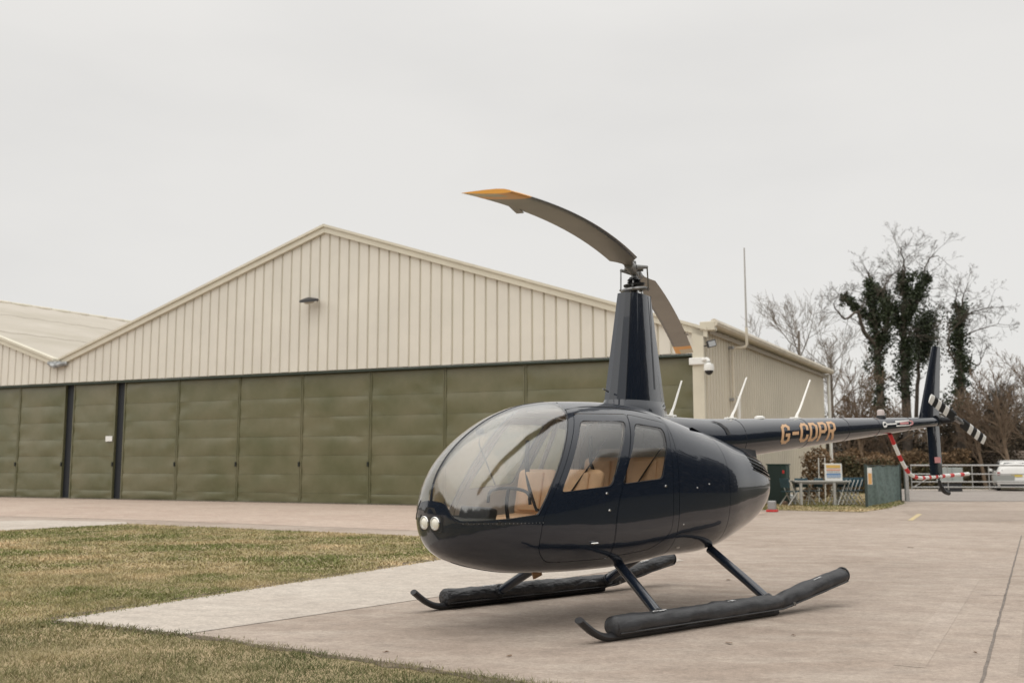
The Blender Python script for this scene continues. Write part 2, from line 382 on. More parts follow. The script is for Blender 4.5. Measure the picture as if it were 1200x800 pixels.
# backing wall behind the cladding
xs = [-.2, 13.1, 25.83, CL_END]
poly = [(-.2, DOORTOP + .05), (CL_END, DOORTOP + .05)] + [(x, clad_top(x) - .1) for x in xs[::-1]]
MB().prism(poly, lambda a, b, t: H(a, b, t), -.12, -.004).build('wall', M_back, hangar)
MB().box((CL_END / 2, -.06, DOORTOP + .0), (CL_END + .2, .22, .055)).build('door_header', M_header, hangar)
# verge flashings: two-step barge trim following each slope
def verge(x0, x1):
    m = MB(); z0, z1 = clad_top(x0), clad_top(x1)
    sec = [(-.04, -.30, .14), (-.04, .0, .14), (.03, .03, .2)]
    m.prism([(x0, z0 - .26), (x1, z1 - .26), (x1, z1 - .05), (x0, z0 - .05)], lambda a, b, t: H(a, b, t), .03, .15)
    m.prism([(x0, z0 - .06), (x1, z1 - .06), (x1, z1 + .03), (x0, z0 + .03)], lambda a, b, t: H(a, b, t), -.1, .21)
    return m.build('verge_flashing', M_trim, hangar)
verge(-.32, 13.098); verge(13.102, 25.70); verge(25.96, 34.2)
# valley gutter outlet between the bays
mb = MB(); mb.tube([H(25.3, 5.28, .1), H(25.5, 5.24, .22), H(25.85, 5.17, .25), H(26.1, 5.27, .2), H(26.3, 5.33, .1)], .09, 8)
mb.box(H(25.83, 5.30, .12), (.55, .25, .14), ch=.02); mb.build('valley_gutter', mat('valley_lead', (.30, .31, .31), .5, .3, var=.5, scale=4), hangar, smooth=True)
# roofs (slopes with ribs and lapped courses)
SV = Vector((-.0496, -.9988, 0))
DEPTH = 17.4
def roofslab(name, x0, x1, depth, parent, m, ribs=True, over=.05):
    z0, z1 = clad_top(x0) + .0, clad_top(x1) + .0
    mb = MB()
    rows = [(0, .36), (.36, .7), (.7, 1.0)]
    for i, (a, b) in enumerate(rows):
        xa, xb = x0 + (x1 - x0) * a, x0 + (x1 - x0) * b
        za, zb = z0 + (z1 - z0) * a, z0 + (z1 - z0) * b
        dz = .02 * (i if z1 > z0 else 2 - i)
        dz = .018 * (2 - i) if z1 < z0 else .018 * i
        n = 52
        v = []
        for k in range(n + 1):
            t = k / n * depth; ox, oy = SV.x * t, SV.y * t; rr = .035 if k % 2 else 0
            v += [(xa + ox, oy - .08, za + dz + rr - .02), (xb + ox, oy - .08, zb + dz + rr - .02), (xa + ox, oy - .08, za - .12), (xb + ox, oy - .08, zb - .12)]
        f = []
        for k in range(n):
            q = 4 * k; f += [(q, q + 4, q + 5, q + 1), (q + 2, q + 3, q + 7, q + 6), (q, q + 2, q + 6, q + 4), (q + 1, q + 5, q + 7, q + 3)]
        f += [(0, 1, 3, 2), (4 * n, 4 * n + 2, 4 * n + 3, 4 * n + 1)]
        mb.add(v, f)
    return mb.build(name, m, parent)
roofslab('roof', -.34, 13.1, DEPTH, hangar, M_roof)
roofslab('roof', 13.1, 25.75, DEPTH, hangar, M_roof)
roofslab('roof', 25.9, 38.6, 34, hangar, M_roof)
# ridge cap of the left bay, in lapped lengths
for i in range(28):
    t = .1 + i * 1.2; p = Vector((38.6, -.08, clad_top(38.6) + .02)) + SV * t
    mb = MB(); n_ = 6
    mb.tube([p + Vector((0, 0, .0)), p + SV * 1.12], [.13, .16], 8, flat=.7); mb.build('ridge_tile', M_gutter if i % 2 else M_trim, hangar)
# corner flashing, side wall
MB().box((-.04, .075, 2.62), (.34, .15, 5.24), ch=.01).build('corner_flashing', M_trim, hangar)
def S(t, z, off=0):      # side wall: t into depth, off outward (towards -s)
    p = SV * t; return (-.19 + p.x - off, p.y, z)
v = [S(0, 0, 0), S(DEPTH, 0, 0), S(DEPTH, 5.25, 0), S(0, 5.25, 0)]
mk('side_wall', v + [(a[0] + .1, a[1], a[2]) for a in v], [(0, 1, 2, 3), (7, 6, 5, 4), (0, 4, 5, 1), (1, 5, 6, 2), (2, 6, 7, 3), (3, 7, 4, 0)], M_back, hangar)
t = .1
ribs = MB(); k = 0
while t < DEPTH - .2:
    for q0, q1, pd in ((t + .03, t + .25, .04),):
        vv = [S(q0, 0, .002), S(q0 + .025, 0, pd), S(q1 - .025, 0, pd), S(q1, 0, .002)]
        vt = [(a[0], a[1], 5.24) for a in vv]
        ribs.add(vv + vt, [(0, 1, 5, 4), (1, 2, 6, 5), (2, 3, 7, 6), (3, 2, 1, 0), (4, 5, 6, 7)])
    t += .29
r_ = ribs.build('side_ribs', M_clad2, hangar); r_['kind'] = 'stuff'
# eaves: gutter + soffit
mb = MB(); g0 = S(-.15, 5.36, .34); g1 = S(DEPTH + .1, 5.36, .34)
mb.tube([g0, g1], .115, 8); mb.build('eaves_gutter', M_gutter, hangar, smooth=True)
mb = MB(); a, b, c_, d_ = S(-.1, 5.27, 0), S(DEPTH, 5.27, 0), S(DEPTH, 5.27, .28), S(-.1, 5.27, .28)
mb.add([a, b, c_, d_] + [(q[0], q[1], 5.34) for q in (a, b, c_, d_)], [(0, 1, 2, 3), (7, 6, 5, 4), (0, 4, 5, 1), (1, 5, 6, 2), (2, 6, 7, 3), (3, 7, 4, 0)]); mb.build('soffit', M_back, hangar)
mb = MB(); mb.box(S(-.02, 5.27, .14), (.44, .3, .26), ch=.02); mb.build('eaves_box_end', M_trim, hangar)
mb = MB(); p0 = S(DEPTH + .05, 5.25, .2); mb.tube([p0, (p0[0], p0[1], .0)], .07, 8); mb.build('downpipe', M_white, hangar, smooth=True)
# rear wall closes the volume
MB().box((12.4, -DEPTH - .6, 2.6), (26.6, .2, 5.2)).build('rear_wall', M_back, hangar)
MB().box((34.6, -17, 3.0), (.2, 33.6, 6)).build('far_wall', M_back, hangar)
MB().box((25.8, -26, 2.5), (.2, 16, 5)).build('inner_wall', M_back, hangar)
MB().box((30.3, -34.1, 2.6), (8.7, .2, 5.2)).build('rear_wall', M_back, hangar)

# sliding doors: each leaf is a frame holding pressed sheets
seams = [.13, 2.62, 5.56, 8.43, 11.28, 14.10, 16.87, 19.73, 22.42, 22.84, 25.12, 25.56, 28.16, 31.0, 33.6]
rowz = [.03, .34, .98, 1.63, 2.28, 2.95, 3.62, DOORTOP - .05]
def dented(x0, x1, z0, z1, y, parent):
    nx, nz_ = 22, 8; v = []; ph = random.uniform(0, 9)
    A = [random.gauss(0, 1) for _ in range(6)]; am = random.uniform(.1, .8); dn = [(random.choice((random.uniform(0, .2), random.uniform(.8, 1), random.random())), random.random(), random.gauss(0, .009), random.uniform(.06, .16), random.uniform(.18, .4)) for _ in range(5)]
    for j in range(nz_ + 1):
        for i in range(nx + 1):
            u = i / nx; w_ = j / nz_; e = (4 * u * (1 - u)) ** .6 * (4 * w_ * (1 - w_)) ** .75
            d = .034 * am * e * (1 + .35 * math.sin(6.3 * u + A[0]) + .3 * A[1] * math.sin(9 * u + ph)) + .008 * A[2] * math.sin(12 * u + A[3]) * w_ * (1 - w_)
            d += sum(q * math.exp(-((u - a_) / s1) ** 2 - ((w_ - b_) / s2) ** 2) for a_, b_, q, s1, s2 in dn) * (1 if 0 < i < nx and 0 < j < nz_ else .3)
            ed = math.exp(-(u * 14) ** 2 / 4) + math.exp(-((1 - u) * 14) ** 2 / 4)
            d -= .010 * ed * math.sin(math.pi * w_ * 2 + A[4]); d = max(d, -.012)
            v.append(H(x0 + (x1 - x0) * u, z0 + (z1 - z0) * w_, y + d))
    n = nx + 1
    f = [(j * n + i, j * n + i + 1, (j + 1) * n + i + 1, (j + 1) * n + i) for j in range(nz_) for i in range(nx)]
    m0 = len(v); v += [H(x0, z0, y - .014), H(x1, z0, y - .014), H(x1, z1, y - .014), H(x0, z1, y - .014)]
    f += [(m0, m0 + 1, m0 + 2, m0 + 3)]
    return mk('door_sheet', v, f, M_door, parent, smooth=True)
M_latch = mat('latch', (.03, .035, .03), .5, .5)
for a, b in zip(seams[:-1], seams[1:]):
    if b - a < .6:
        MB().box(H((a + b) / 2, DOORTOP / 2, -.30), (b - a + .1, .08, DOORTOP)).build('dark_gap_post', M_doordark, hangar); continue
    leaf = MB(); yy = -.17
    leaf.box(H((a + b) / 2, DOORTOP / 2, yy - .05), (b - a - .02, .05, DOORTOP - .04))
    for x in (a + .035, b - .035): leaf.box(H(x, DOORTOP / 2, yy + .0), (.05, .07, DOORTOP - .05))
    lf = leaf.build('door_leaf', M_door, hangar)
    for z0, z1 in zip(rowz[:-1], rowz[1:]): dented(a + .062, b - .062, z0 + .003, z1 - .003, yy + .006, lf)
    lt = MB(); lt.box(H(a + .035, 1.33, yy + .05), (.06, .05, .16), ch=.008); lt.build('latch', M_latch, lf)
MB().box(H(17, .015, -.1), (34, .25, .03)).build('door_track', mat('track_steel', (.16, .14, .11), .6, .4, var=.4, scale=4), hangar)
MB().box(H(23.08, 2.30, -.10), (.34, .02, .20)).build('door_notice', M_white, hangar)

# building-mounted things
def grot(v): return hangar.matrix_basis @ Vector(v)
HRZ = math.atan2(HD.y, HD.x)
l1 = empty('wall_light', grot(H(13.39, 6.95, .06)), HRZ, 'black hooded light fixed high on the gable cladding of the hangar', 'light')
mb = MB(); mb.tube([(0, -.03, .03), (0, .25, .05)], .035, 8); mb.build('bracket', M_black, l1)
mb = MB(); v, f = lathe([(.06, .09), (.30, .02), (.33, -.05), (.30, -.06)], 16); mb.add(xf(v, Matrix.Translation((.12, .32, 0)) @ Matrix.Rotation(-.25, 4, 'X') @ Matrix.Diagonal((1.15, .8, 1, 1))), f); mb.build('hood', M_black, l1, smooth=True)
mb = MB(); v, f = lathe([(.2, -.055), (.15, -.12), (.05, -.14)], 14); mb.add(xf(v, Matrix.Translation((.12, .32, 0)) @ Matrix.Rotation(-.25, 4, 'X')), f); mb.build('lens', mat('dull_lens', (.45, .42, .36), .3), l1, smooth=True)
l2 = empty('floodlight', grot((-.30, .12, 4.75)), HRZ, 'small dark floodlight on an arm at the corner of the hangar', 'light')
mb = MB(); mb.tube([(.25, -.05, -.05), (-.05, .02, -.05)], .02, 6); mb.build('arm', M_black, l2)
mb = MB(); mb.box((-.14, .06, 0), (.26, .14, .2), ry=.25, rz=.5, ch=.02); mb.build('housing', M_black, l2)
mb = MB(); mb.box((-.18, .125, -.01), (.2, .02, .15), ry=.25, rz=.5); mb.build('lens', mat('flood_glass', (.4, .42, .43), .15), l2)
l3 = empty('security_camera', grot((-.1, .2, 4.2)), HRZ, 'white dome security camera on a bracket at the hangar corner', 'camera')
mb = MB(); mb.box((.05, -.02, .06), (.52, .12, .2), ch=.02); mb.build('bracket', M_white, l3)
mb = MB(); mb.tube(smooth_path([(-.1, .05, .08), (-.24, .12, .1), (-.30, .16, .02), (-.30, .16, -.08)], 4), .05, 8); mb.build('arm', M_white, l3, smooth=True)
mb = MB(); v, f = lathe([(.04, .02), (.13, -.02), (.15, -.12), (.14, -.2)], 16); mb.add(xf(v, Matrix.Translation((-.30, .16, -.04))), f); mb.build('housing', M_white, l3, smooth=True)
mb = MB(); v, f = lathe([(.12, -.2), (.11, -.26), (.06, -.31), (.01, -.325)], 16); mb.add(xf(v, Matrix.Translation((-.30, .16, -.04))), f); mb.build('dome', mat('smoked_dome', (.02, .02, .025), .1), l3, smooth=True)
# antenna on the side wall
p = S(2.4, 0, 0); M_whip = mat('whip_fibreglass', (.42, .41, .39), .5)
ant = empty('radio_antenna', grot((p[0], p[1], 0)), HRZ, 'tall thin white radio antenna on a cranked pole rising above the hangar side', 'antenna')
mb = MB(); q = SV * 0.0
mb.tube([(q.x - .15, q.y + .0, 3.2), (q.x - .15, q.y, 4.78), (q.x - .25, q.y, 4.88), (-.55, 0, 4.9), (-.60, 0, 4.98), (-.60, 0, 5.5)], .045, 8); mb.build('pole', M_gutter, ant, smooth=True)
mb = MB(); mb.tube([(-.60, 0, 5.5), (-.60, 0, 8.0)], [.036, .022], 6); mb.build('whip', M_whip, ant)
for z in (3.3, 4.9):
    mb = MB(); mb.box((q.x - .08, q.y, z), (.2, .14, .08)); mb.build('clamp', M_grey, ant)
p = S(2.75, 0, 0); pipe = empty('vent_pipe', grot((p[0], p[1], 0)), HRZ, 'short white pipe standing against the hangar side below the antenna', 'pipe')
mb = MB(); mb.tube([(-.2, 0, 0), (-.2, 0, 3.35)], .06, 8); mb.build('pipe_body', M_white, pipe, smooth=True)
mb = MB(); mb.tube([(-.2, 0, 3.35), (-.2, 0, 3.42)], .075, 8); mb.build('cap', M_white, pipe)
# ------------------------------------------------------------------ helicopter
M_paint = mat('navy_gloss_paint', (.010, .0155, .027), .22, coat=1.0, spec=.25)
M_paint.node_tree.nodes['Principled BSDF'].inputs['Coat IOR'].default_value = 1.54
M_inner = mat('cabin_lining', (.42, .38, .33), .8)
M_glass = glass_mat('windshield_glass', (.945, .95, .945), .10, .95)
M_tint = glass_mat('door_window_glass', (.95, .95, .935), .10, .9)
M_leather = mat('tan_leather', (.66, .42, .25), .5, var=.12, scale=6, bump=.25, bscale=25)
M_leather2 = mat('tan_leather_piping', (.40, .23, .12), .5)
M_belt = mat('black_webbing', (.012, .012, .014), .7)
M_panelblk = mat('instrument_black', (.012, .013, .015), .5)
M_rubber = mat('seal_rubber', (.01, .011, .014), .6)
M_cover = mat('black_cover_fabric', (.024, .025, .028), .36, var=.25, scale=7, bump=.75, bscale=11, bdist=.03, stretch=(1, 2.5, 2.5))
M_coverg = mat('charcoal_cover_fabric', (.030, .031, .034), .46, var=.25, scale=7, bump=.32, bscale=7, bdist=.03, stretch=(1, 2.5, 2.5))
M_chrome = mat('bright_metal', (.75, .75, .74), .2, 1.0)
M_steel = mat('hub_steel', (.22, .22, .22), .35, .8, var=.3, scale=20)
M_hubgrey = mat('hub_grey_paint', (.20, .20, .195), .45)
M_blade = mat('blade_grey_brown', (.215, .198, .172), .36, var=.14, scale=1.6, spec=.5)
M_bladetop = mat('blade_leading_edge', (.10, .10, .105), .3, .3)
M_tipy = mat('yellow_tip_paint', (.80, .36, .04), .35)
M_tipw = mat('worn_tip', (.58, .50, .36), .4)
M_cream = mat('antenna_white', (.80, .79, .75), .35)
M_gold = mat('gold_lettering', (.66, .42, .24), .4)
M_red = mat('signal_red', (.55, .03, .03), .45)
M_pink = mat('faded_pink_label', (.62, .28, .28), .5)
M_lens = mat('lamp_lens', (.85, .83, .74), .08, coat=1.0)

TH = .694
heli = empty('helicopter', (1.185, 9.651, 0), math.pi + TH, 'dark navy four-seat helicopter with skid floats parked on the concrete apron', 'helicopter')

ST = np.array([
 (2.385,.79,1.05,.92,.10,2.0,2.0), (2.36,.69,1.18,.91,.22,2.0,2.0), (2.28,.60,1.33,.90,.34,2.05,2.0),
 (2.14,.535,1.485,.90,.445,2.1,2.0), (1.96,.485,1.62,.90,.53,2.25,2.0), (1.70,.44,1.755,.91,.605,2.5,2.05),
 (1.42,.425,1.84,.93,.645,2.7,2.25), (1.10,.42,1.88,.95,.655,3.0,2.7), (0.70,.425,1.89,1.00,.655,3.2,3.0),
 (0.30,.455,1.87,1.05,.655,3.2,3.0), (-.05,.48,1.80,1.08,.65,3.0,2.7), (-.45,.485,1.71,1.08,.63,2.8,2.5),
 (-.70,.51,1.66,1.08,.605,2.6,2.4), (-1.05,.595,1.585,1.09,.53,2.4,2.3), (-1.40,.71,1.49,1.10,.44,2.2,2.3),
 (-1.60,.85,1.41,1.12,.35,2.2,2.3), (-1.68,.95,1.36,1.14,.28,2.2,2.3)])[::-1]
def pchip(xs, ys, x):
    h = np.diff(xs); d = np.diff(ys) / h; m = np.zeros(len(xs))
    for i in range(1, len(xs) - 1):
        if d[i - 1] * d[i] > 0:
            w1 = 2 * h[i] + h[i - 1]; w2 = h[i] + 2 * h[i - 1]; m[i] = (w1 + w2) / (w1 / d[i - 1] + w2 / d[i])
    m[0] = d[0]; m[-1] = d[-1]
    k = int(np.clip(np.searchsorted(xs, x) - 1, 0, len(xs) - 2)); t = (x - xs[k]) / h[k]
    return (1 + 2 * t) * (1 - t) ** 2 * ys[k] + t * (1 - t) ** 2 * h[k] * m[k] + t * t * (3 - 2 * t) * ys[k + 1] + t * t * (t - 1) * h[k] * m[k + 1]
NS = 60
ANG = np.linspace(-np.pi / 2, np.pi / 2, NS)
def section(x, off=0.):
    zb, zt, zm, w_, nl, nu = [pchip(ST[:, 0], ST[:, i], x) for i in range(1, 7)]
    zb += off; zt -= off; w_ = max(w_ - off, .01); s_ = np.sin(ANG); c_ = np.cos(ANG)
    e = np.where(s_ < 0, 2 / nl, 2 / nu)
    y = w_ * np.abs(c_) ** e; z = zm + np.where(s_ < 0, zm - zb, zt - zm) * np.sign(s_) * np.abs(s_) ** np.where(s_ < 0, 2 / nl, 2 / nu)
    y[0] = y[-1] = 0
    return y, z
def surf_y(x, z):
    y, zz = section(x); return float(np.interp(z, zz, y))
def hull(off, x0, x1):
    t = np.linspace(0, 1, 34); xs_ = np.concatenate([x1 - (x1 - 2.0) * t ** 2, np.linspace(2.0, x0, 74)[1:]])
    V = []; F = []; n = 2 * NS - 2
    for x in xs_:
        y, z = section(x, off)
        V += [(x, a, b) for a, b in zip(y, z)] + [(x, -a, b) for a, b in zip(y[-2:0:-1], z[-2:0:-1])]
    for i in range(len(xs_) - 1):
        for j in range(n): F.append((i * n + j, (i + 1) * n + j, (i + 1) * n + (j + 1) % n, i * n + (j + 1) % n))
    # caps: domed fans
    for base, x, s_ in ((0, xs_[0] + (.012 if not off else .006), 1), ((len(xs_) - 1) * n, xs_[-1] - .0, -1)):
        c = len(V); zc = np.mean([V[base + j][2] for j in range(n)]); V.append((x, 0, zc))
        for j in range(n):
            F.append((base + j, base + (j + 1) % n, c) if s_ > 0 else (base + (j + 1) % n, base + j, c))
    return V, F
Vo, Fo = hull(0, -1.68, 2.385); Vi, Fi = hull(.014, -1.66, 2.37)
def hull_obj():
    nb = len(Vo); F = [tuple(f) for f in Fo] + [tuple(i + nb for i in f[::-1]) for f in Fi]
    o = mk('tmp_hull', Vo + Vi, F, mats=[M_paint, M_inner], midx=[0] * len(Fo) + [1] * len(Fi))
    return o
hull0 = hull_obj()
outer = mk('tmp_outer', Vo, Fo)
def vol(o):
    bm = bmesh.new(); bm.from_mesh(o.data); v = bm.calc_volume(signed=True); bm.free(); return v
if vol(outer) < 0:
    for o in (hull0, outer): o.data.flip_normals()
BV = BVHTree.FromPolygons([Vector(v) for v in Vo], [tuple(f) for f in Fo])
outer.data.update(); VN = [Vector(v.normal) for v in outer.data.vertices]
FL = [tuple(p.vertices) for p in outer.data.polygons]
def hull_normal(p):
    loc, nn, i, d = BV.find_nearest(p)
    if i is None: return None, 9
    s_ = Vector(); 
    for j in FL[i]:
        k = 1 / (1e-4 + (Vector(Vo[j]) - loc).length_squared); s_ += VN[j] * k
    return s_.normalized(), d
def fix_normals(o):
    me = o.data; me.polygons.foreach_set('use_smooth', [True] * len(me.polygons)); out_ = []
    cache = {}
    for pl in me.polygons:
        for li in pl.loop_indices:
            vi = me.loops[li].vertex_index
            if vi not in cache: cache[vi] = hull_normal(me.vertices[vi].co)[0]
            n_ = cache[vi]; dt = pl.normal.dot(n_)
            out_.append(n_ if dt > .80 else (-n_ if dt < -.80 else pl.normal.copy()))
    me.normals_split_custom_set(out_)
dg = bpy.context.evaluated_depsgraph_get()
def boolean(o, cut, op, name, parent=None, mats=None, keep=False):
    md = o.modifiers.new('b', 'BOOLEAN'); md.object = cut; md.operation = op; md.solver = 'EXACT'
    bpy.context.view_layer.update(); d = bpy.context.evaluated_depsgraph_get()
    me = bpy.data.meshes.new_from_object(o.evaluated_get(d)); o.modifiers.remove(md)
    n_ = bpy.data.objects.new(name, me); COL.objects.link(n_)
    if mats:
        for i, m_ in enumerate(mats): me.materials[i] = m_
    if parent: n_.parent = parent
    return n_
def kill(*os_):
    for o in os_: bpy.data.objects.remove(o, do_unlink=True)
def rnd(poly, r, n=5):
    o = []; k = len(poly)
    rr = r if hasattr(r, '__len__') else [r] * k
    for i in range(k):
        p = Vector(poly[i]); a = (Vector(poly[i - 1]) - p); b = (Vector(poly[(i + 1) % k]) - p)
        q = min(rr[i], a.length * .45, b.length * .45)
        if q < 1e-4: o.append(tuple(p)); continue
        a = p + a.normalized() * q; b = p + b.normalized() * q
        for t in np.linspace(0, 1, n): o.append(tuple(a * (1 - t) ** 2 + p * 2 * t * (1 - t) + b * t * t))
    return o
def grow(poly, d):
    k = len(poly); A = sum(poly[i][0] * poly[(i + 1) % k][1] - poly[(i + 1) % k][0] * poly[i][1] for i in range(k)); sg = 1 if A > 0 else -1; o = []
    for i in range(k):
        p = Vector(poly[i]); a = (p - Vector(poly[i - 1])); b = (Vector(poly[(i + 1) % k]) - p)
        a = a.normalized() if a.length > 1e-6 else b.normalized(); b = b.normalized() if b.length > 1e-6 else a
        n_ = Vector((a.y + b.y, -a.x - b.x)); n_ = n_.normalized() if n_.length > 1e-6 else Vector((a.y, -a.x))
        o.append(tuple(p + n_ * d * sg))
    return o
def prism(poly, y0, y1):
    m_ = MB(); m_.prism(poly, lambda a, b, t: (a, t, b), y0, y1); return m_.build('tmp_cut')

WS = [(1.765, .935), (1.245, 1.775), (1.175, 1.99), (2.7, 1.99), (2.7, 1.045), (2.372, 1.045), (2.345, .885), (2.0, .905)]
WS = rnd(WS, [.03, .05, 0, 0, 0, .03, .08, 0], 4)
D1 = rnd([(1.20, 1.755), (1.63, 1.06), (1.725, .90), (1.735, .66), (1.60, .545), (.96, .55), (.96, .93), (.63, 1.765)], [.03, .1, .1, .12, .1, .02, .3, .03], 6)
D2 = rnd([(.618, 1.765), (.945, .93), (.945, .56), (.45, .60), (.24, .72), (.225, 1.48), (.17, 1.70)], [.03, .3, .02, .15, .1, .2, .03], 6)
W1 = rnd([(1.185, 1.695), (1.545, 1.105), (1.0, 1.15), (.70, 1.70)], [.05, .04, .05, .05], 6)
W2 = rnd([(.59, 1.685), (.87, 1.165), (.375, 1.205), (.26, 1.52), (.25, 1.65)], [.04, .05, .04, .1, .05], 6)
body = hull0
def chain(op_list, o):
    for c in op_list:
        n_ = boolean(o, c, 'DIFFERENCE', 'tmp_body'); kill(o); o = n_
    return o
cutters = []
for sg in (1, -1):
    y = (.25 * sg, .9 * sg)
    c = prism(WS, .011 * sg, .95 * sg)
    ws = boolean(hull0, c, 'INTERSECT', 'windshield_pane', heli, [M_glass, M_glass]); fix_normals(ws)
    tag(ws, 'near curved windshield half' if sg > 0 else 'far curved windshield half'); cutters.append(c)
    for nm, D, W, lab in (('front_door', D1, W1, 'front'), ('rear_door', D2, W2, 'rear')):
        cd1 = prism(D, y[0], y[1]); d = boolean(hull0, cd1, 'INTERSECT', 'tmp_door'); kill(cd1)
        cw = prism(W, y[0], y[1]); d2 = boolean(d, cw, 'DIFFERENCE', 'door', heli); kill(d); fix_normals(d2)
        tag(d2, '%s cabin door with large window' % lab)
        wp = boolean(hull0, cw, 'INTERSECT', 'window_pane', d2, [M_tint, M_tint]); kill(cw); fix_normals(wp)
        cutters.append(prism(grow(D, .0045), y[0], y[1]))
        # window seal: thin bead round the opening
        pts = [(x, (surf_y(x, z) + .001) * sg, z) for x, z in W + W[:1]]
        MB().tube(pts, .004, 5, cap=False).build('window_seal', M_rubber, d2, smooth=True)
# aft cowl panels as separate pieces
def cowl(name, poly, cut=None):
    c = prism(poly, -1, 1); p_ = boolean(hull0, c, 'INTERSECT', 'tmp_c'); kill(c)
    if cut:
        for q in cut:
            n_ = boolean(p_, q, 'DIFFERENCE', 'tmp_c'); kill(p_); p_ = n_
    p_.name = name; p_.parent = heli; fix_normals(p_); return p_
LV = rnd([(-1.14, 1.45), (-1.17, 1.27), (-1.60, 1.17), (-1.62, 1.36)], .015, 3)
lvc = [prism(LV, .05, .9), prism(LV, -.9, -.05)]
inlet = prism([(9, 9), (9.1, 9), (9, 9.1)], 0, 1)
aft = cowl('aft_cowling', [(-.612, .3), (-.612, 2.1), (-2, 2.1), (-2, .3)], lvc)
sidec = cowl('engine_cowling', [(.150, .40), (.150, 2.1), (-.606, 2.1), (-.606, .40)])
kill(*lvc); kill(inlet)
cutters.append(prism([(.156, .0), (.156, 2.3), (-2, 2.3), (-2, .0)], -1, 1))
body = chain(cutters, hull0); kill(*cutters); body.name = 'fuselage'; body.parent = heli; fix_normals(body)
kill(outer)
# louvre slats on both sides of the aft cowling
for sg in (1, -1):
    for k in range(5):
        m_ = MB(); pts = []
        for x in np.linspace(-1.15, -1.615, 9):
            zt = np.interp(x, [-1.62, -1.14], [1.36, 1.45]); zb = np.interp(x, [-1.60, -1.17], [1.17, 1.27]); z = zb + (zt - zb) * (k + .35) / 5
            yy = surf_y(x, z); pts.append(Vector((x, yy * sg, z)))
        v = [];
        for p_ in pts: v += [p_ + Vector((0, .006 * sg, 0)), p_ + Vector((0, .004 * sg, -.012)), p_ + Vector((0, -.045 * sg, .028)), p_ + Vector((0, -.043 * sg, .036))]
        f = [(4 * i + a, 4 * i + b, 4 * i + 4 + b, 4 * i + 4 + a) for i in range(8) for a, b in ((0, 1), (1, 2), (2, 3), (3, 0))] + [(0, 1, 2, 3), (35, 34, 33, 32)]
        m_.add(v, f); m_.build('louvre_slat', M_paint, aft)
mb = MB(); mb.box((-1.3, 0, 1.25), (.5, .3, .3)); mb.build('engine_bay', M_panelblk, heli)
mb = MB(); v, f = lathe([(.26, 0), (.26, .06), (.2, .07), (.2, 0)], 20); mb.add(xf(v, Matrix.Translation((-1.62, 0, 1.14)) @ Matrix.Rotation(R(-90), 4, 'Y')), f); mb.build('fan_shroud', M_panelblk, aft)

# rivets / fasteners on the cowling, hinges, handles
def on_side(x, z, sg=1, off=0.): return Vector((x, (surf_y(x, z) + off) * sg, z))
fast = []
for (x, z) in [(-.10, 1.12), (-.28, 1.15), (.08, .80)]: fast.append((x, z, .008))
for i, (x, z, r_) in enumerate(fast):
    v, f = lathe([(r_, 0), (r_ * .8, .004), (r_ * .3, .006)], 8); p_ = on_side(x, z, 1, -.001)
    mb = MB(); mb.add(xf(v, Matrix.Translation(p_) @ Matrix.Rotation(R(-90), 4, 'X')), f); mb.build('fastener', M_chrome, heli, smooth=True)
for sg in (1, -1):
    for (x, z, ln) in ((1.20, .69, .07), (-.12, 1.13, .0), (-.30, 1.18, .0)):
        if ln:
            mb = MB(); a = on_side(x + ln / 2, z, sg, .014); b = on_side(x - ln / 2, z, sg, .018)
            mb.tube([a, b], [.008, .012], 6, flat=.6); mb.tube([on_side(x, z, sg, -.002), on_side(x, z, sg, .016)], .012, 8); mb.build('door_handle', M_chrome, heli, smooth=True)
    for (x, z) in ((1.06, 1.09), (1.03, .95), (.33, 1.14)):
        mb = MB(); mb.tube([on_side(x, z, sg, -.002), on_side(x, z, sg, .009)], [.013, .009], 8); mb.build('door_latch', M_chrome, heli, smooth=True)
# dark frame beads: windshield edge, centre divider, roof seam
def bead(name, pts, r_, m_, parent=heli):
    b = MB(); b.tube([Vector(p_) for p_ in pts], r_, 5, cap=True); return b.build(name, m_, parent, smooth=True)
for sg in (1, -1):
    pts = []
    for x, z in [(x, z) for x, z in WS if x < 2.45 and z < 1.95]:
        pts.append((x, z))
    edge = [(1.19, 1.86)] + [(np.interp(t, [0, 1], [1.245, 1.765]), np.interp(t, [0, 1], [1.775, .935])) for t in np.linspace(0, 1, 14)]
    bead('windshield_seal', [on_side(x, z, sg, .001) for x, z in edge], .005, M_rubber)
    low = [(1.765, .935), (2.0, .905), (2.2, .893), (2.335, .887), (2.352, .93), (2.365, 1.0), (2.368, 1.04)]
    bead('windshield_seal', [on_side(x, z, sg, .001) for x, z in low], .005, M_rubber)
    # roof seam running aft above the doors
    seam = [(1.24, 1.79), (1.0, 1.825), (.7, 1.825), (.4, 1.80), (.16, 1.745)]
    bead('roof_seam', smooth_path([on_side(x, z, sg, .0) for x, z in seam], 5), .005, M_rubber)
    # rivet line beneath the windshield
    rv = MB()
    for x in np.linspace(1.72, 2.30, 20):
        p_ = on_side(x, .872, sg, .0005); n_ = hull_normal(p_)[0]
        rv.tube([p_, p_ + n_ * .003], [.0045, .003], 5)
    o_ = rv.build('rivet_row', M_steel, heli); o_['kind'] = 'stuff'
div = []
for x in np.concatenate([np.linspace(2.36, 2.0, 16), np.linspace(1.95, 1.18, 16)]):
    y_, z_ = section(float(x)); div.append((float(x), 0, float(z_[-1])))
b = MB(); b.tube([Vector(p_) for p_ in div], .012, 6, flat=.35); b.build('windshield_divider', M_rubber, heli, smooth=True)
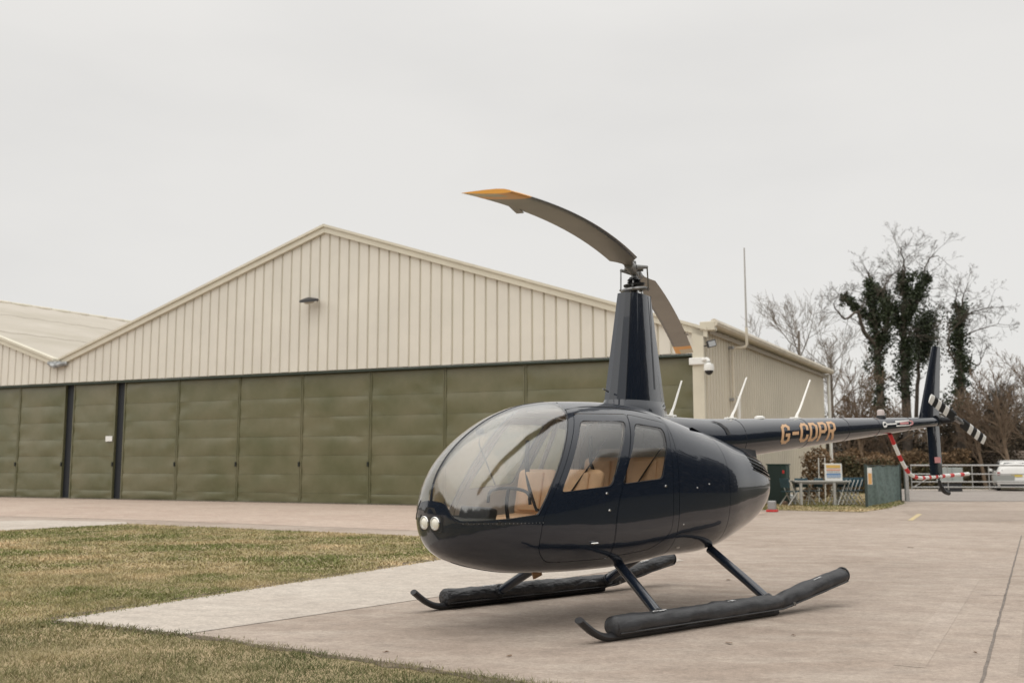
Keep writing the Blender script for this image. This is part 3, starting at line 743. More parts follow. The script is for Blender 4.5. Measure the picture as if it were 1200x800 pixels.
# nose: vent recess, landing lights, lamp surround
def nose_x(y, z):
    h = BV.ray_cast(Vector((4, y, z)), Vector((-1, 0, 0))); return h[0].x if h[0] else 2.3
def nose_n(y, z):
    h = BV.ray_cast(Vector((4, y, z)), Vector((-1, 0, 0))); return h[1]
mb = MB()
P4 = [(-.052, .99), (.052, .99), (.085, .945), (-.085, .945)]
v = [(nose_x(y, z) + .004, y, z) for y, z in P4] + [(nose_x(y, z) - .03, y, z) for y, z in P4]
mb.add(v, [(0, 1, 2, 3), (7, 6, 5, 4), (0, 4, 5, 1), (1, 5, 6, 2), (2, 6, 7, 3), (3, 7, 4, 0)]); mb.build('nose_vent', M_panelblk, heli)
mb = MB(); P4 = rnd([(-.16, .93), (.16, .93), (.15, .80), (-.15, .80)], .03, 4)
mb.prism(P4, lambda a, b_, t: (nose_x(a, b_) + t, a, b_), .0035, -.02); mb.build('lamp_surround', M_panelblk, heli)
for sg in (1, -1):
    y0, z0 = .072 * sg, .868; x0 = nose_x(y0, z0); n_ = nose_n(y0, z0); n_ = (Vector((1, 0, 0)) * .5 + n_ * .5).normalized(); n_ = Vector((n_.x, n_.y * .6 + .12, n_.z)).normalized()
    q_ = n_.to_track_quat('Z', 'Y').to_matrix().to_4x4(); T_ = Matrix.Translation((x0 - .005, y0, z0)) @ q_ @ Matrix.Diagonal((.86, .86, 1, 1))
    v, f = lathe([(.06, -.03), (.062, .014), (.055, .018), (.052, .008)], 20); mb = MB(); mb.add(xf(v, T_), f); lamp = mb.build('landing_light', M_chrome, heli, smooth=True)
    v, f = lathe([(.052, .006), (.042, .017), (.022, .023), (.004, .025)], 20); mb = MB(); mb.add(xf(v, T_), f); mb.build('lens', M_lens, lamp, smooth=True)
# belly antenna blade + drain
mb = MB(); mb.box((1.35, .1, .41), (.10, .015, .06), ry=.3, ch=.004); mb.build('belly_antenna', M_leather2, heli)

# ---- cabin interior
I_ = MB(); I_.box((.92, 0, .60), (1.66, .84, .03)); I_.box((1.92, 0, .68), (.36, .5, .03)); I_.build('cabin_floor', mat('cabin_carpet', (.05, .05, .055), .9), heli)
I_ = MB(); I_.box((.02, 0, 1.03), (.04, 1.02, .9)); I_.build('rear_bulkhead', M_inner, heli)
def seat(nm, x, y, z0, ztop, wd, rake, lab):
    s_ = MB(); s_.box((x + .02, y, z0 - .12), (.42, wd - .02, .22), ch=.02); st = s_.build(nm, M_inner, heli); tag(st, lab)
    c_ = MB(); c_.box((x + .02, y, z0 + .02), (.46, wd, .12), ry=.06, ch=.045); c_.build('cushion', M_leather, st, smooth=True, angle=60)
    h = ztop - z0 - .05
    c_ = MB(); c_.box((x - .20 - math.sin(rake) * h / 2, y, z0 + .05 + h / 2), (.12, wd, h), ry=-rake, ch=.055); c_.build('backrest', M_leather, st, smooth=True, angle=60)
    c_ = MB(); c_.box((x - .135 - math.sin(rake) * h / 2, y, z0 + .07 + h / 2), (.03, wd * .6, h * .8), ry=-rake, ch=.014); c_.build('back_pad', M_leather, st, smooth=True, angle=60)
    return st
for y in (.29, -.29):
    seat('front_seat', 1.26, y, .80, 1.29, .48, .20, 'tan leather front seat')
    seat('rear_seat', .40, y, .84, 1.40, .50, .14, 'tan leather rear seat')
    st = MB(); sgy = 1 if y > 0 else -1
    st.tube(smooth_path([(.92, y + .22 * sgy, 1.55), (1.02, y + .12 * sgy, 1.32), (1.10, y - .02 * sgy, 1.1), (1.13, y - .15 * sgy, .92)], 4), .024, 5, flat=.25); st.build('seat_belt', M_belt, heli)
    st = MB(); st.tube(smooth_path([(.10, y + .23 * sgy, 1.60), (.22, y + .1 * sgy, 1.35), (.3, y - .1 * sgy, 1.05)], 4), .022, 5, flat=.25); st.build('seat_belt', M_belt, heli)
I_ = MB(); I_.box((1.98, 0, .72), (.34, .34, .22), ry=.25, ch=.03); I_.box((1.92, 0, .88), (.10, .40, .20), ry=-.25, ch=.02); ip = I_.build('instrument_panel', M_panelblk, heli)
for yy in (-.13, 0, .13):
    for zz in (.84, .93):
        v, f = lathe([(.045, 0), (.045, .006), (.038, .006)], 14); mb = MB(); mb.add(xf(v, Matrix.Translation((1.865 - (zz - .88) * -.25, yy, zz)) @ Matrix.Rotation(R(-90 - 14), 4, 'Y')), f); mb.build('gauge', M_steel, ip)
I_ = MB(); I_.tube(smooth_path([(1.52, 0, .62), (1.60, 0, .95), (1.58, 0, 1.12)], 4), .016, 8); I_.tube(smooth_path([(1.58, -.28, 1.0), (1.58, -.24, 1.10), (1.58, 0, 1.13), (1.58, .24, 1.10), (1.58, .28, 1.0)], 4), .014, 8); I_.build('cyclic_stick', M_panelblk, heli, smooth=True)
for y in (.33, -.33, .2, -.2):
    I_ = MB(); I_.box((2.05, y, .70), (.03, .07, .1), ry=-.5, ch=.006); I_.build('pedal', M_steel, heli)
I_ = MB(); I_.box((2.10, 0, .885), (.30, .56, .012), ry=.02, ch=.004); I_.build('glare_shield', M_panelblk, heli)
I_ = MB(); I_.box((1.88, .43, .885), (.4, .12, .012), ch=.004); I_.box((1.88, -.43, .885), (.4, .12, .012), ch=.004); I_.build('sill_trim', M_panelblk, heli)
I_ = MB(); I_.box((.72, 0, 1.80), (.9, .5, .03), ch=.01); I_.build('headliner', M_inner, heli)
I_ = MB(); I_.box((.9, 0, .74), (.5, .1, .25), ch=.02); I_.build('tunnel_console', M_inner, heli)
for sg in (1, -1):
    I_ = MB(); I_.tube([(.80, .55 * sg, .62), (.78, .55 * sg, 1.2), (.60, .44 * sg, 1.74)], .024, 6); I_.build('door_pillar', M_inner, heli)
I_ = MB(); I_.tube([(1.72, 0, 1.15), (1.90, 0, 1.50), (1.88, 0, 1.62)], .005, 5); I_.box((1.89, 0, 1.60), (.05, .06, .05), ch=.01); I_.build('compass', M_panelblk, heli)

# ---- mast fairing (faceted aerofoil), rotor head
def mast_sec(z):
    t = (z - 1.74) / (2.96 - 1.74); xf_ = .395 * (1 - t) + .185 * t; xa = -.43 * (1 - t) + -.225 * t; hw = .155 * (1 - t) + .098 * t
    L = xf_ - xa
    return [(xf_, 0), (xf_ - .025 * L, .55 * hw), (xf_ - .12 * L, .86 * hw), (xf_ - .30 * L, hw), (xf_ - .50 * L, hw * .93), (xf_ - .80 * L, hw * .48), (xa, .008)]
m_ = MB(); zs = np.linspace(1.74, 2.96, 9); rings = []
for z in zs:
    hs = mast_sec(z); ring = hs + [(x, -y) for x, y in hs[::-1] if y > 0]; rings.append([(x, y, z) for x, y in ring])
n = len(rings[0]); v = [p_ for r_ in rings for p_ in r_]
f = [(i * n + j, i * n + (j + 1) % n, (i + 1) * n + (j + 1) % n, (i + 1) * n + j) for i in range(len(zs) - 1) for j in range(n)] + [tuple(range(n))[::-1], tuple((len(zs) - 1) * n + j for j in range(n))]
m_.add(v, f); mast = m_.build('mast_fairing', M_paint, heli, smooth=True, angle=16)
for sg in (1,):
    bead('fairing_seam', [(mast_sec(z)[2][0], mast_sec(z)[2][1] + .001, z) for z in zs], .003, M_rubber, mast)
bead('fairing_seam', [(mast_sec(z)[5][0] + .12 * (1 - (z - 1.74) / 1.22) ** .7 - .04, mast_sec(z)[5][1] + .030 * (1 - (z - 1.74) / 1.22), z) for z in zs[2:]], .003, M_rubber, mast)
MB().tube([(.40, .03, 2.0), (.50, .06, 2.02)], [.008, .006], 6).build('pitot_tube', M_steel, mast)
# base fillet of the fairing
m_ = MB(); v = []; base = mast_sec(1.74); k = 0
for d_, z in ((.03, 1.66), (.03, 1.84), (.014, 1.89), (.0, 1.93)):
    hs = mast_sec(z); cx = 0; ring = [(x + math.copysign(d_ * .6, x), y + d_ * (1 if y > 0.02 else 0)) for x, y in hs]; ring = ring + [(x, -y) for x, y in ring[::-1] if y > 0]
    v += [(x, y, z) for x, y in ring]; k = len(ring)
f = [(i * k + j, i * k + (j + 1) % k, (i + 1) * k + (j + 1) % k, (i + 1) * k + j) for i in range(3) for j in range(k)]
m_.add(v, f); m_.build('fairing_base', M_paint, heli, smooth=True, angle=60)

BA = R(254.9) - (math.pi + TH)       # blade 1 heading in the helicopter frame
bd = Vector((math.cos(BA), math.sin(BA), 0)); bs = Vector((-bd.y, bd.x, 0))
m_ = MB(); m_.tube([(0, 0, 2.9), (0, 0, 3.24)], .028, 12); hub = m_.build('rotor_head', M_steel, heli, smooth=True)
def disc(nm, z, prof, m2, tilt=0., rx=0.):
    v, f = lathe(prof, 20); q_ = MB(); q_.add(xf(v, Matrix.Translation((0, 0, z)) @ Matrix.Rotation(tilt, 4, 'Y') @ Matrix.Rotation(rx, 4, 'X')), f); return q_.build(nm, m2, hub, smooth=True)
disc('swashplate', 3.01, [(.035, -.02), (.125, -.018), (.13, -.005), (.125, .01), (.04, .015)], M_steel, .10, .05)
disc('swashplate', 3.055, [(.035, -.012), (.10, -.012), (.105, .008), (.04, .02)], M_panelblk, .10, .05)
disc('boot', 3.09, [(.05, -.02), (.07, -.01), (.05, 0), (.068, .01), (.048, .03)], M_panelblk)
m_ = MB(); m_.box((0, 0, 3.195), (.24, .075, .085), rz=BA, ch=.015); m_.build('hub_bar', M_hubgrey, hub)
m_ = MB(); m_.tube([Vector((0, 0, 3.215)) - bs * .09, Vector((0, 0, 3.215)) + bs * .09], .03, 10); m_.build('teeter_bolt', M_steel, hub, smooth=True)
m_ = MB(); m_.tube([(0, 0, 3.22), (0, 0, 3.29)], [.03, .022], 10); m_.build('mast_nut', M_steel, hub, smooth=True)
for sg in (1, -1):
    o0 = bs * .135 * sg
    m_ = MB(); m_.tube([Vector((0, 0, 3.0)) + o0 - bd * .03, Vector((0, 0, 3.215)) + o0 + bd * .05 * sg], .007, 6); m_.tube([Vector((0, 0, 3.0)) + o0 * .9 - bd * .03, Vector((0, 0, 3.02)) + o0 * 1.05 - bd * .03], .016, 6); m_.build('pitch_link', M_steel, hub)
    m_ = MB(); m_.tube([Vector((0, 0, 3.215)) + o0 + bd * .05 * sg, Vector((0, 0, 3.20)) + bd * .16 * sg + bs * .04 * sg], [.016, .024], 8); m_.build('pitch_horn', M_hubgrey, hub)
    m_ = MB(); m_.tube([Vector((0, 0, 3.03)) + bd * .11 * sg, Vector((0, 0, 3.10)) + bd * .05 * sg, Vector((0, 0, 3.13)) + bs * .04 * sg], .01, 6); m_.build('scissor_link', M_steel, hub)
for a in range(5):
    an = a * 1.257; m_ = MB(); m_.tube([(.075 * math.cos(an), .075 * math.sin(an), 2.95), (.075 * math.cos(an), .075 * math.sin(an), 3.0)], .012, 6); m_.build('control_rod', M_chrome, hub)
def rotor_blade(sg):
    d_ = bd * sg; s_ = Vector((-d_.y, d_.x, 0)); tlt = -.028 * sg       # leading edge towards +s_ (counter-clockwise rotor)
    foil = [(.5, 0), (.47, .025), (.36, .052), (.2, .06), (0, .05), (-.25, .028), (-.5, .003), (-.5, -.003), (-.25, -.02), (0, -.032), (.2, -.036), (.36, -.032), (.47, -.02)]
    rs = [.30, .42, .55, .66] + list(np.linspace(.8, 4.62, 30)) + [4.625, 4.8, 5.0, 5.03]
    v = []; mi = []
    for r_ in rs:
        c = .254 if r_ >= .66 else np.interp(r_, [.30, .42, .55, .66], [.09, .10, .17, .254]); th = .254 * (1.0 if r_ > .6 else 1.2)
        z = 3.205 + tlt * r_ - .0165 * r_ * r_; tw = R(6 - 8 * r_ / 5.03)
        cr_ = 0 if r_ < 5.01 else .01
        off = 0 if r_ >= .66 else (.127 - c / 2) * .4
        for a, b_ in foil:
            aa = a * c - off * 0; bb = b_ * th
            p_ = Vector((0, 0, z)) + d_ * r_ + s_ * (aa * math.cos(tw) - bb * math.sin(tw)) + Vector((0, 0, 1)) * (aa * math.sin(tw) + bb * math.cos(tw)); v.append(p_)
    n = len(foil); f = []; 
    for i in range(len(rs) - 1):
        for j in range(n):
            f.append((i * n + j, i * n + (j + 1) % n, (i + 1) * n + (j + 1) % n, (i + 1) * n + j))
            tip = rs[i] >= 4.62
            mi.append((2 if (j in (0, 1, 2, 3, 4, 5, 12, 11, 10) or rs[i] < 4.7) else 3) if tip else (1 if j in (0, 11, 12) else 0))
    f += [tuple(range(n - 1, -1, -1)), tuple((len(rs) - 1) * n + j for j in range(n))]; mi += [0, 2]
    o_ = mk('rotor_blade', v, f, parent=heli, smooth=True, mats=[M_blade, M_bladetop, M_tipy, M_tipw], midx=mi, angle=45)
    bm = bmesh.new(); bm.from_mesh(o_.data); bmesh.ops.recalc_face_normals(bm, faces=bm.faces); bm.to_mesh(o_.data); bm.free()
    g = MB(); g.tube([Vector((0, 0, 3.20)) + d_ * .11, Vector((0, 0, 3.195 + tlt * .34)) + d_ * .36], [.052, .042], 12); g.build('blade_root', M_hubgrey, o_, smooth=True)
    t = MB(); r_ = 3.95; z = 3.205 + tlt * r_ - .0165 * r_ * r_; t.box(Vector((0, 0, z)) + d_ * r_ - s_ * .135, (.18, .045, .006), rz=math.atan2(d_.y, d_.x)); t.build('trim_tab', M_blade, o_)
    return o_
b1 = rotor_blade(1); b2 = rotor_blade(-1)

# ---- tail boom
BX = [-.30, -.6, -.9, -1.3, -1.9, -2.6, -3.3, -4.0, -4.7, -5.3, -5.72]
def boom_c(x):
    r_ = float(np.interp(x, [-5.8, -1.9, -1.0, -.3], [.055, .192, .225, .20])); top = float(np.interp(x, [-5.8, -1.9, -1.0, -.3], [1.945, 1.818, 1.785, 1.80])); return r_, top - r_
m_ = MB(); v = []; n = 40
for x in BX:
    r_, zc = boom_c(x); v += [(x, r_ * math.cos(2 * math.pi * j / n), zc + r_ * math.sin(2 * math.pi * j / n)) for j in range(n)]
f = [(i * n + j, i * n + (j + 1) % n, (i + 1) * n + (j + 1) % n, (i + 1) * n + j) for i in range(len(BX) - 1) for j in range(n)] + [tuple(range(n))[::-1], tuple((len(BX) - 1) * n + j for j in range(n))]
m_.add(v, f); boom = m_.build('tail_boom', M_paint, heli, smooth=True)
for x in (-1.42, -2.6, -3.45, -4.15, -4.95):
    r_, zc = boom_c(x); bead('boom_seam', [(x, (r_ + .0005) * math.cos(a), zc + (r_ + .0005) * math.sin(a)) for a in np.linspace(0, 2 * math.pi, 33)], .0025, M_rubber, boom)
# intake scoop on the boom root
m_ = MB(); P_ = []
r_, zc = boom_c(-1.08)
pts = [(-.98, R(58)), (-1.05, R(50)), (-1.10, R(34)), (-1.12, R(16))]
v = []
for x, a in pts: v += [(x + .025, (r_ + .006) * math.cos(a), zc + (r_ + .006) * math.sin(a)), (x - .03, (r_ + .010) * math.cos(a), zc + (r_ + .010) * math.sin(a))]
v += [(q[0], q[1] * .9, q[2] - .01) for q in v]
f = [(2 * i, 2 * i + 1, 2 * i + 3, 2 * i + 2) for i in range(3)] + [(8 + 2 * i + 2, 8 + 2 * i + 3, 8 + 2 * i + 1, 8 + 2 * i) for i in range(3)]
m_.add(v, f); m_.build('intake_slot', M_panelblk, boom, fix=False)
# shoulder fairings where cowling meets boom
for sg in (1, -1):
    m_ = MB(); v = []; xs2 = np.linspace(-.35, -1.63, 12)
    for x in xs2:
        r_, zc = boom_c(x); top = pchip(ST[:, 0], ST[:, 2], max(x, -1.67)); 
        a0 = Vector((x, r_ * .80 * sg, zc + r_ * .45)); yb = surf_y(max(x, -1.67), min(top - .05, 1.6)) * .85
        b0 = Vector((x, max(yb, .12) * sg, top - .055)); mid_ = (a0 + b0) / 2 + Vector((0, -.02 * sg, -.03))
        v += [a0, mid_, b0]
    f = [(3 * i + j, 3 * i + j + 1, 3 * i + 4 + j, 3 * i + 3 + j) for i in range(11) for j in range(2)]
    m_.add(v, f); m_.build('boom_fairing', M_panelblk, heli, smooth=True, fix=False, angle=60)
# registration letters laid on the boom
def letter(ch, x0, wd, h):
    """stroke rectangles / octagonal outlines in letter units -> list of polygons"""
    s_ = .27
    def seg(*pts, w_=.21):
        o = []
        for (a, b_) in zip(pts[:-1], pts[1:]):
            a = Vector(a); b_ = Vector(b_); d_ = (b_ - a).normalized(); n_ = Vector((-d_.y, d_.x)) * w_ / 2; e = d_ * w_ * .42
            o.append([a - e - n_, b_ + e - n_, b_ + e + n_, a - e + n_])
        return o
    L, R_, B, T = .1, .62, .1, 1.24; c = .14
    if ch == 'G': return seg((R_, T - .25), (R_, T - c), (R_ - c, T), (L + c, T), (L, T - c), (L, B + c), (L + c, B), (R_ - c, B), (R_, B + c), (R_, .58), (.42, .58))
    if ch == '-': return seg((.16, .66), (.56, .66), w_=.22)
    if ch == 'C': return seg((R_, T - .35), (R_, T - c), (R_ - c, T), (L + c, T), (L, T - c), (L, B + c), (L + c, B), (R_ - c, B), (R_, B + c), (R_, .42))
    if ch == 'D': return seg((L, B), (L, T), (R_ - c * 1.4, T), (R_, T - c * 1.4), (R_, B + c * 1.4), (R_ - c * 1.4, B), (L, B))
    if ch == 'P': return seg((L, B - .08), (L, T), (R_ - c, T), (R_, T - c), (R_, .62 + c), (R_ - c, .62), (L, .62))
    if ch == 'R': return seg((L, B - .08), (L, T), (R_ - c, T), (R_, T - c), (R_, .62 + c), (R_ - c, .62), (L, .62)) + seg((.38, .60), (R_, B - .08))
LH = .215 / 1.34
x = -2.035
slant = .14
for ch in 'G-CDPR':
    pol = letter(ch, 0, 0, 0); mb = MB(); wdt = .86 if ch != '-' else .80
    for k_, q in enumerate(pol):
        v = []
        N_ = 6
        for e in range(N_ + 1):
            t = e / N_
            for (A_, B_) in ((q[0], q[1]), (q[3], q[2])):
                p_ = A_ * (1 - t) + B_ * t; bx = x - (p_.x + slant * p_.y) * LH * 1.36; hgt = (p_.y - .67) * LH
                r_, zc = boom_c(bx); an = hgt / (r_) + R(4); rr = r_ + .0018 + .00025 * k_
                v.append((bx, rr * math.cos(an), zc + rr * math.sin(an)))
        mb.add(v, [(2 * e, 2 * e + 1, 2 * e + 3, 2 * e + 2) for e in range(N_)])
    mb.build('registration_letter', M_gold, boom, smooth=True, fix=False); x -= LH * 1.36 * wdt
# danger arrow decal near the tail rotor: roundel, bar, banded plate
def decal(nm, polys, m2):
    mb = MB()
    for poly, rz_ in polys:
        v = [];
        for (bx, h_) in poly:
            r_, zc = boom_c(bx); an = h_ / r_ + R(12); rr = r_ + rz_; v.append((bx, rr * math.cos(an), zc + rr * math.sin(an)))
        mb.add(v, [tuple(range(len(v)))])
    return mb.build(nm, m2, boom, fix=False)
circ = [(-4.27 + .055 * math.cos(a), .030 * math.sin(a) * 1.3) for a in np.linspace(0, 2 * math.pi, 16)[:-1]]
decal('warning_decal', [(circ, .003), ([(-4.30, -.008), (-4.56, -.008), (-4.56, .010), (-4.30, .010)], .0034), (rnd([(-4.54, -.036), (-4.92, -.034), (-4.92, .036), (-4.54, .038)], .015, 3), .003)], M_white)
decal('decal_band', [([(-4.64, -.012), (-4.86, -.012), (-4.86, .012), (-4.64, .012)], .0045), ([(-4.885, -.036), (-4.97, -.022), (-4.985, .0), (-4.97, .024), (-4.885, .038)], .0045)], M_pink)
# antennas
def whip(x, y, z, dx, h, lab):
    m_ = MB(); m_.tube(smooth_path([(x, y, z - .02), (x - .01, y, z + .04), (x - dx * .25, y, z + h * .25), (x - dx * .62, y, z + h * .62), (x - dx, y, z + h)], 3), [.040, .034, .026, .020, .018, .017, .016, .016, .015, .014, .013, .012, .012], 8, flat=.5)
    o_ = m_.build('antenna', M_cream, heli, smooth=True); tag(o_, lab)
    b_ = MB(); b_.box((x + .02, y, z), (.16, .06, .03), ch=.012); b_.build('antenna_base', M_cream, o_, smooth=True); return o_
whip(-.50, 0, 1.80, .17, .36, 'front blade antenna'); whip(-1.45, 0, 1.80, .27, .45, 'middle blade antenna'); whip(-2.60, 0, 1.835, .29, .45, 'rear blade antenna')
m_ = MB(); v, f = lathe([(.06, 0), (.055, .02), (.03, .032)], 14); m_.add(xf(v, Matrix.Translation((-1.93, 0, 1.815)) @ Matrix.Diagonal((1.3, .8, 1, 1))), f); m_.build('navigation_antenna', M_cream, heli, smooth=True)
m_ = MB(); v, f = lathe([(.06, -.01), (.055, .02), (.05, .025)], 14); m_.add(xf(v, Matrix.Translation((-4.37, 0, 1.90))), f); bc = m_.build('beacon', M_panelblk, heli, smooth=True)
m_ = MB(); v, f = lathe([(.045, .02), (.045, .075), (.035, .095), (.01, .10)], 14); m_.add(xf(v, Matrix.Translation((-4.37, 0, 1.90))), f); m_.build('beacon_lens', mat('beacon_glass', (.55, .48, .46), .2), bc, smooth=True)
# fins: tapered aerofoil slabs
def fin(nm, r0, r1, z0, z1, th, m2):
    m_ = MB(); v = []
    for (a, b_), z, t_ in ((r0, z0, th), (r1, z1, th * .7)):
        L = a - b_
        v += [(a, 0, z), (a - .06 * L, t_ * .5, z), (a - .3 * L, t_, z), (b_ + .3 * L, t_ * .6, z), (b_, .004, z), (b_, -.004, z), (b_ + .3 * L, -t_ * .6, z), (a - .3 * L, -t_, z), (a - .06 * L, -t_ * .5, z)]
    f = [(j, (j + 1) % 9, 9 + (j + 1) % 9, 9 + j) for j in range(9)] + [tuple(range(9))[::-1], tuple(range(9, 18))]
    m_.add(v, f); return m_.build(nm, m2, heli, smooth=True, angle=25)
fin('upper_fin', (-5.27, -5.80), (-5.71, -5.93), 1.90, 2.885, .030, M_paint)
lf_ = fin('lower_fin', (-5.47, -5.79), (-5.50, -5.82), 1.86, 1.19, .028, M_paint)
m_ = MB(); m_.box((-5.65, .032, 1.385), (.15, .004, .075)); m_.build('label', M_pink, lf_)
m_ = MB(); m_.tube(smooth_path([(-5.70, 0, 1.22), (-5.74, 0, 1.08), (-5.84, 0, .98), (-5.96, 0, .95)], 4), [.022] * 6 + [.03] * 7, 8); m_.build('tail_skid', M_panelblk, lf_, smooth=True)
# horizontal stabiliser on the far side
m_ = MB(); m_.box((-5.30, -.55, 1.90), (.28, .9, .03), ch=.012); m_.build('stabiliser', M_paint, heli)
# tail gearbox, tail rotor
m_ = MB(); m_.tube([(-5.68, 0, 1.895), (-5.76, 0, 1.90)], .075, 12); m_.tube([(-5.76, -.05, 1.90), (-5.76, .20, 1.90)], [.06, .03], 12); gb = m_.build('tail_gearbox', M_panelblk, heli, smooth=True)
tr = MB(); tr.tube([(-5.76, .18, 1.90), (-5.76, .30, 1.90)], .02, 8); tr.box((-5.76, .28, 1.90), (.16, .05, .06), ry=R(-20), ch=.01); trh = tr.build('tail_rotor_hub', M_steel, heli, smooth=True)
for sg in (1, -1):
    an = R(20) if sg < 0 else R(200)
    # direction in the x-z plane: forward-up and aft-down
    dv = Vector((math.cos(R(20)), 0, math.sin(R(20)))) * (1 if sg > 0 else -1); cv = Vector((-math.sin(R(20)), 0, math.cos(R(20)))); bands = [(.09, .28, 0), (.28, .38, 1), (.38, .48, 0), (.48, .57, 1), (.57, .66, 0), (.66, .745, 1)]
    v = []; f = []; mi = []; seg_n = 0
    foil = [(.5, 0), (.3, .09), (-.1, .08), (-.5, .01), (-.5, -.01), (-.1, -.06), (.3, -.07)]
    for a, b_, c_ in bands:
        for r_ in (a, b_):
            ch_ = .13 if r_ < .7 else .115
            sk = .0 if r_ < .7 else -.0
            for u_, t_ in foil:
                tw = R(12); uu = u_ * ch_ * math.cos(tw) - t_ * ch_ * math.sin(tw); tt = u_ * ch_ * math.sin(tw) + t_ * ch_ * math.cos(tw)
                v.append(Vector((-5.76, .28, 1.90)) + dv * r_ + cv * uu + Vector((0, 1, 0)) * tt)
        q = seg_n * 14; f += [(q + j, q + (j + 1) % 7, q + 7 + (j + 1) % 7, q + 7 + j) for j in range(7)] + [tuple(q + j for j in range(7))[::-1], tuple(q + 7 + j for j in range(7))]; mi += [c_] * 9; seg_n += 1
    o_ = mk('tail_rotor_blade', v, f, parent=heli, mats=[M_panelblk, M_white], midx=mi)
    m_ = MB(); m_.tube([Vector((-5.76, .28, 1.90)) + dv * .05, Vector((-5.76, .28, 1.90)) + dv * .12], .022, 8); m_.build('pitch_arm', M_steel, o_)
# striped tail guard
gp = smooth_path([(-4.56, 0, 1.70), (-4.726, 0, 1.475), (-4.874, 0, 1.305), (-5.02, 0, 1.20), (-5.237, 0, 1.157), (-5.606, 0, 1.167), (-5.99, 0, 1.18), (-6.53, 0, 1.20)], 8)
# resample to equal steps
acc = [0]
for a, b_ in zip(gp[:-1], gp[1:]): acc.append(acc[-1] + (b_ - a).length)
tot = acc[-1]; guard = None; k_ = 0; pos = 0
cuts = [.16, .18, .10, .14, .10, .13, .09, .13, .07, .11, .06, .12, .07, .12, .08, .16, .11, .19, .11, .22, .12]
while pos < tot - .01:
    ln = cuts[k_ % len(cuts)] * .92; e = min(pos + ln, tot)
    pts = []
    for t in np.linspace(pos, e, 6):
        i = min(np.searchsorted(acc, t, 'right') - 1, len(gp) - 2); q = (t - acc[i]) / (acc[i + 1] - acc[i]); pts.append(gp[i].lerp(gp[i + 1], float(q)))
    m_ = MB(); m_.tube(pts, .024 if k_ % 2 else .025, 8)
    if guard is None: guard = m_.build('tail_guard', M_red, heli, smooth=True)
    else: m_.build('guard_band', M_white if k_ % 2 else M_red, guard, smooth=True)
    pos = e; k_ += 1

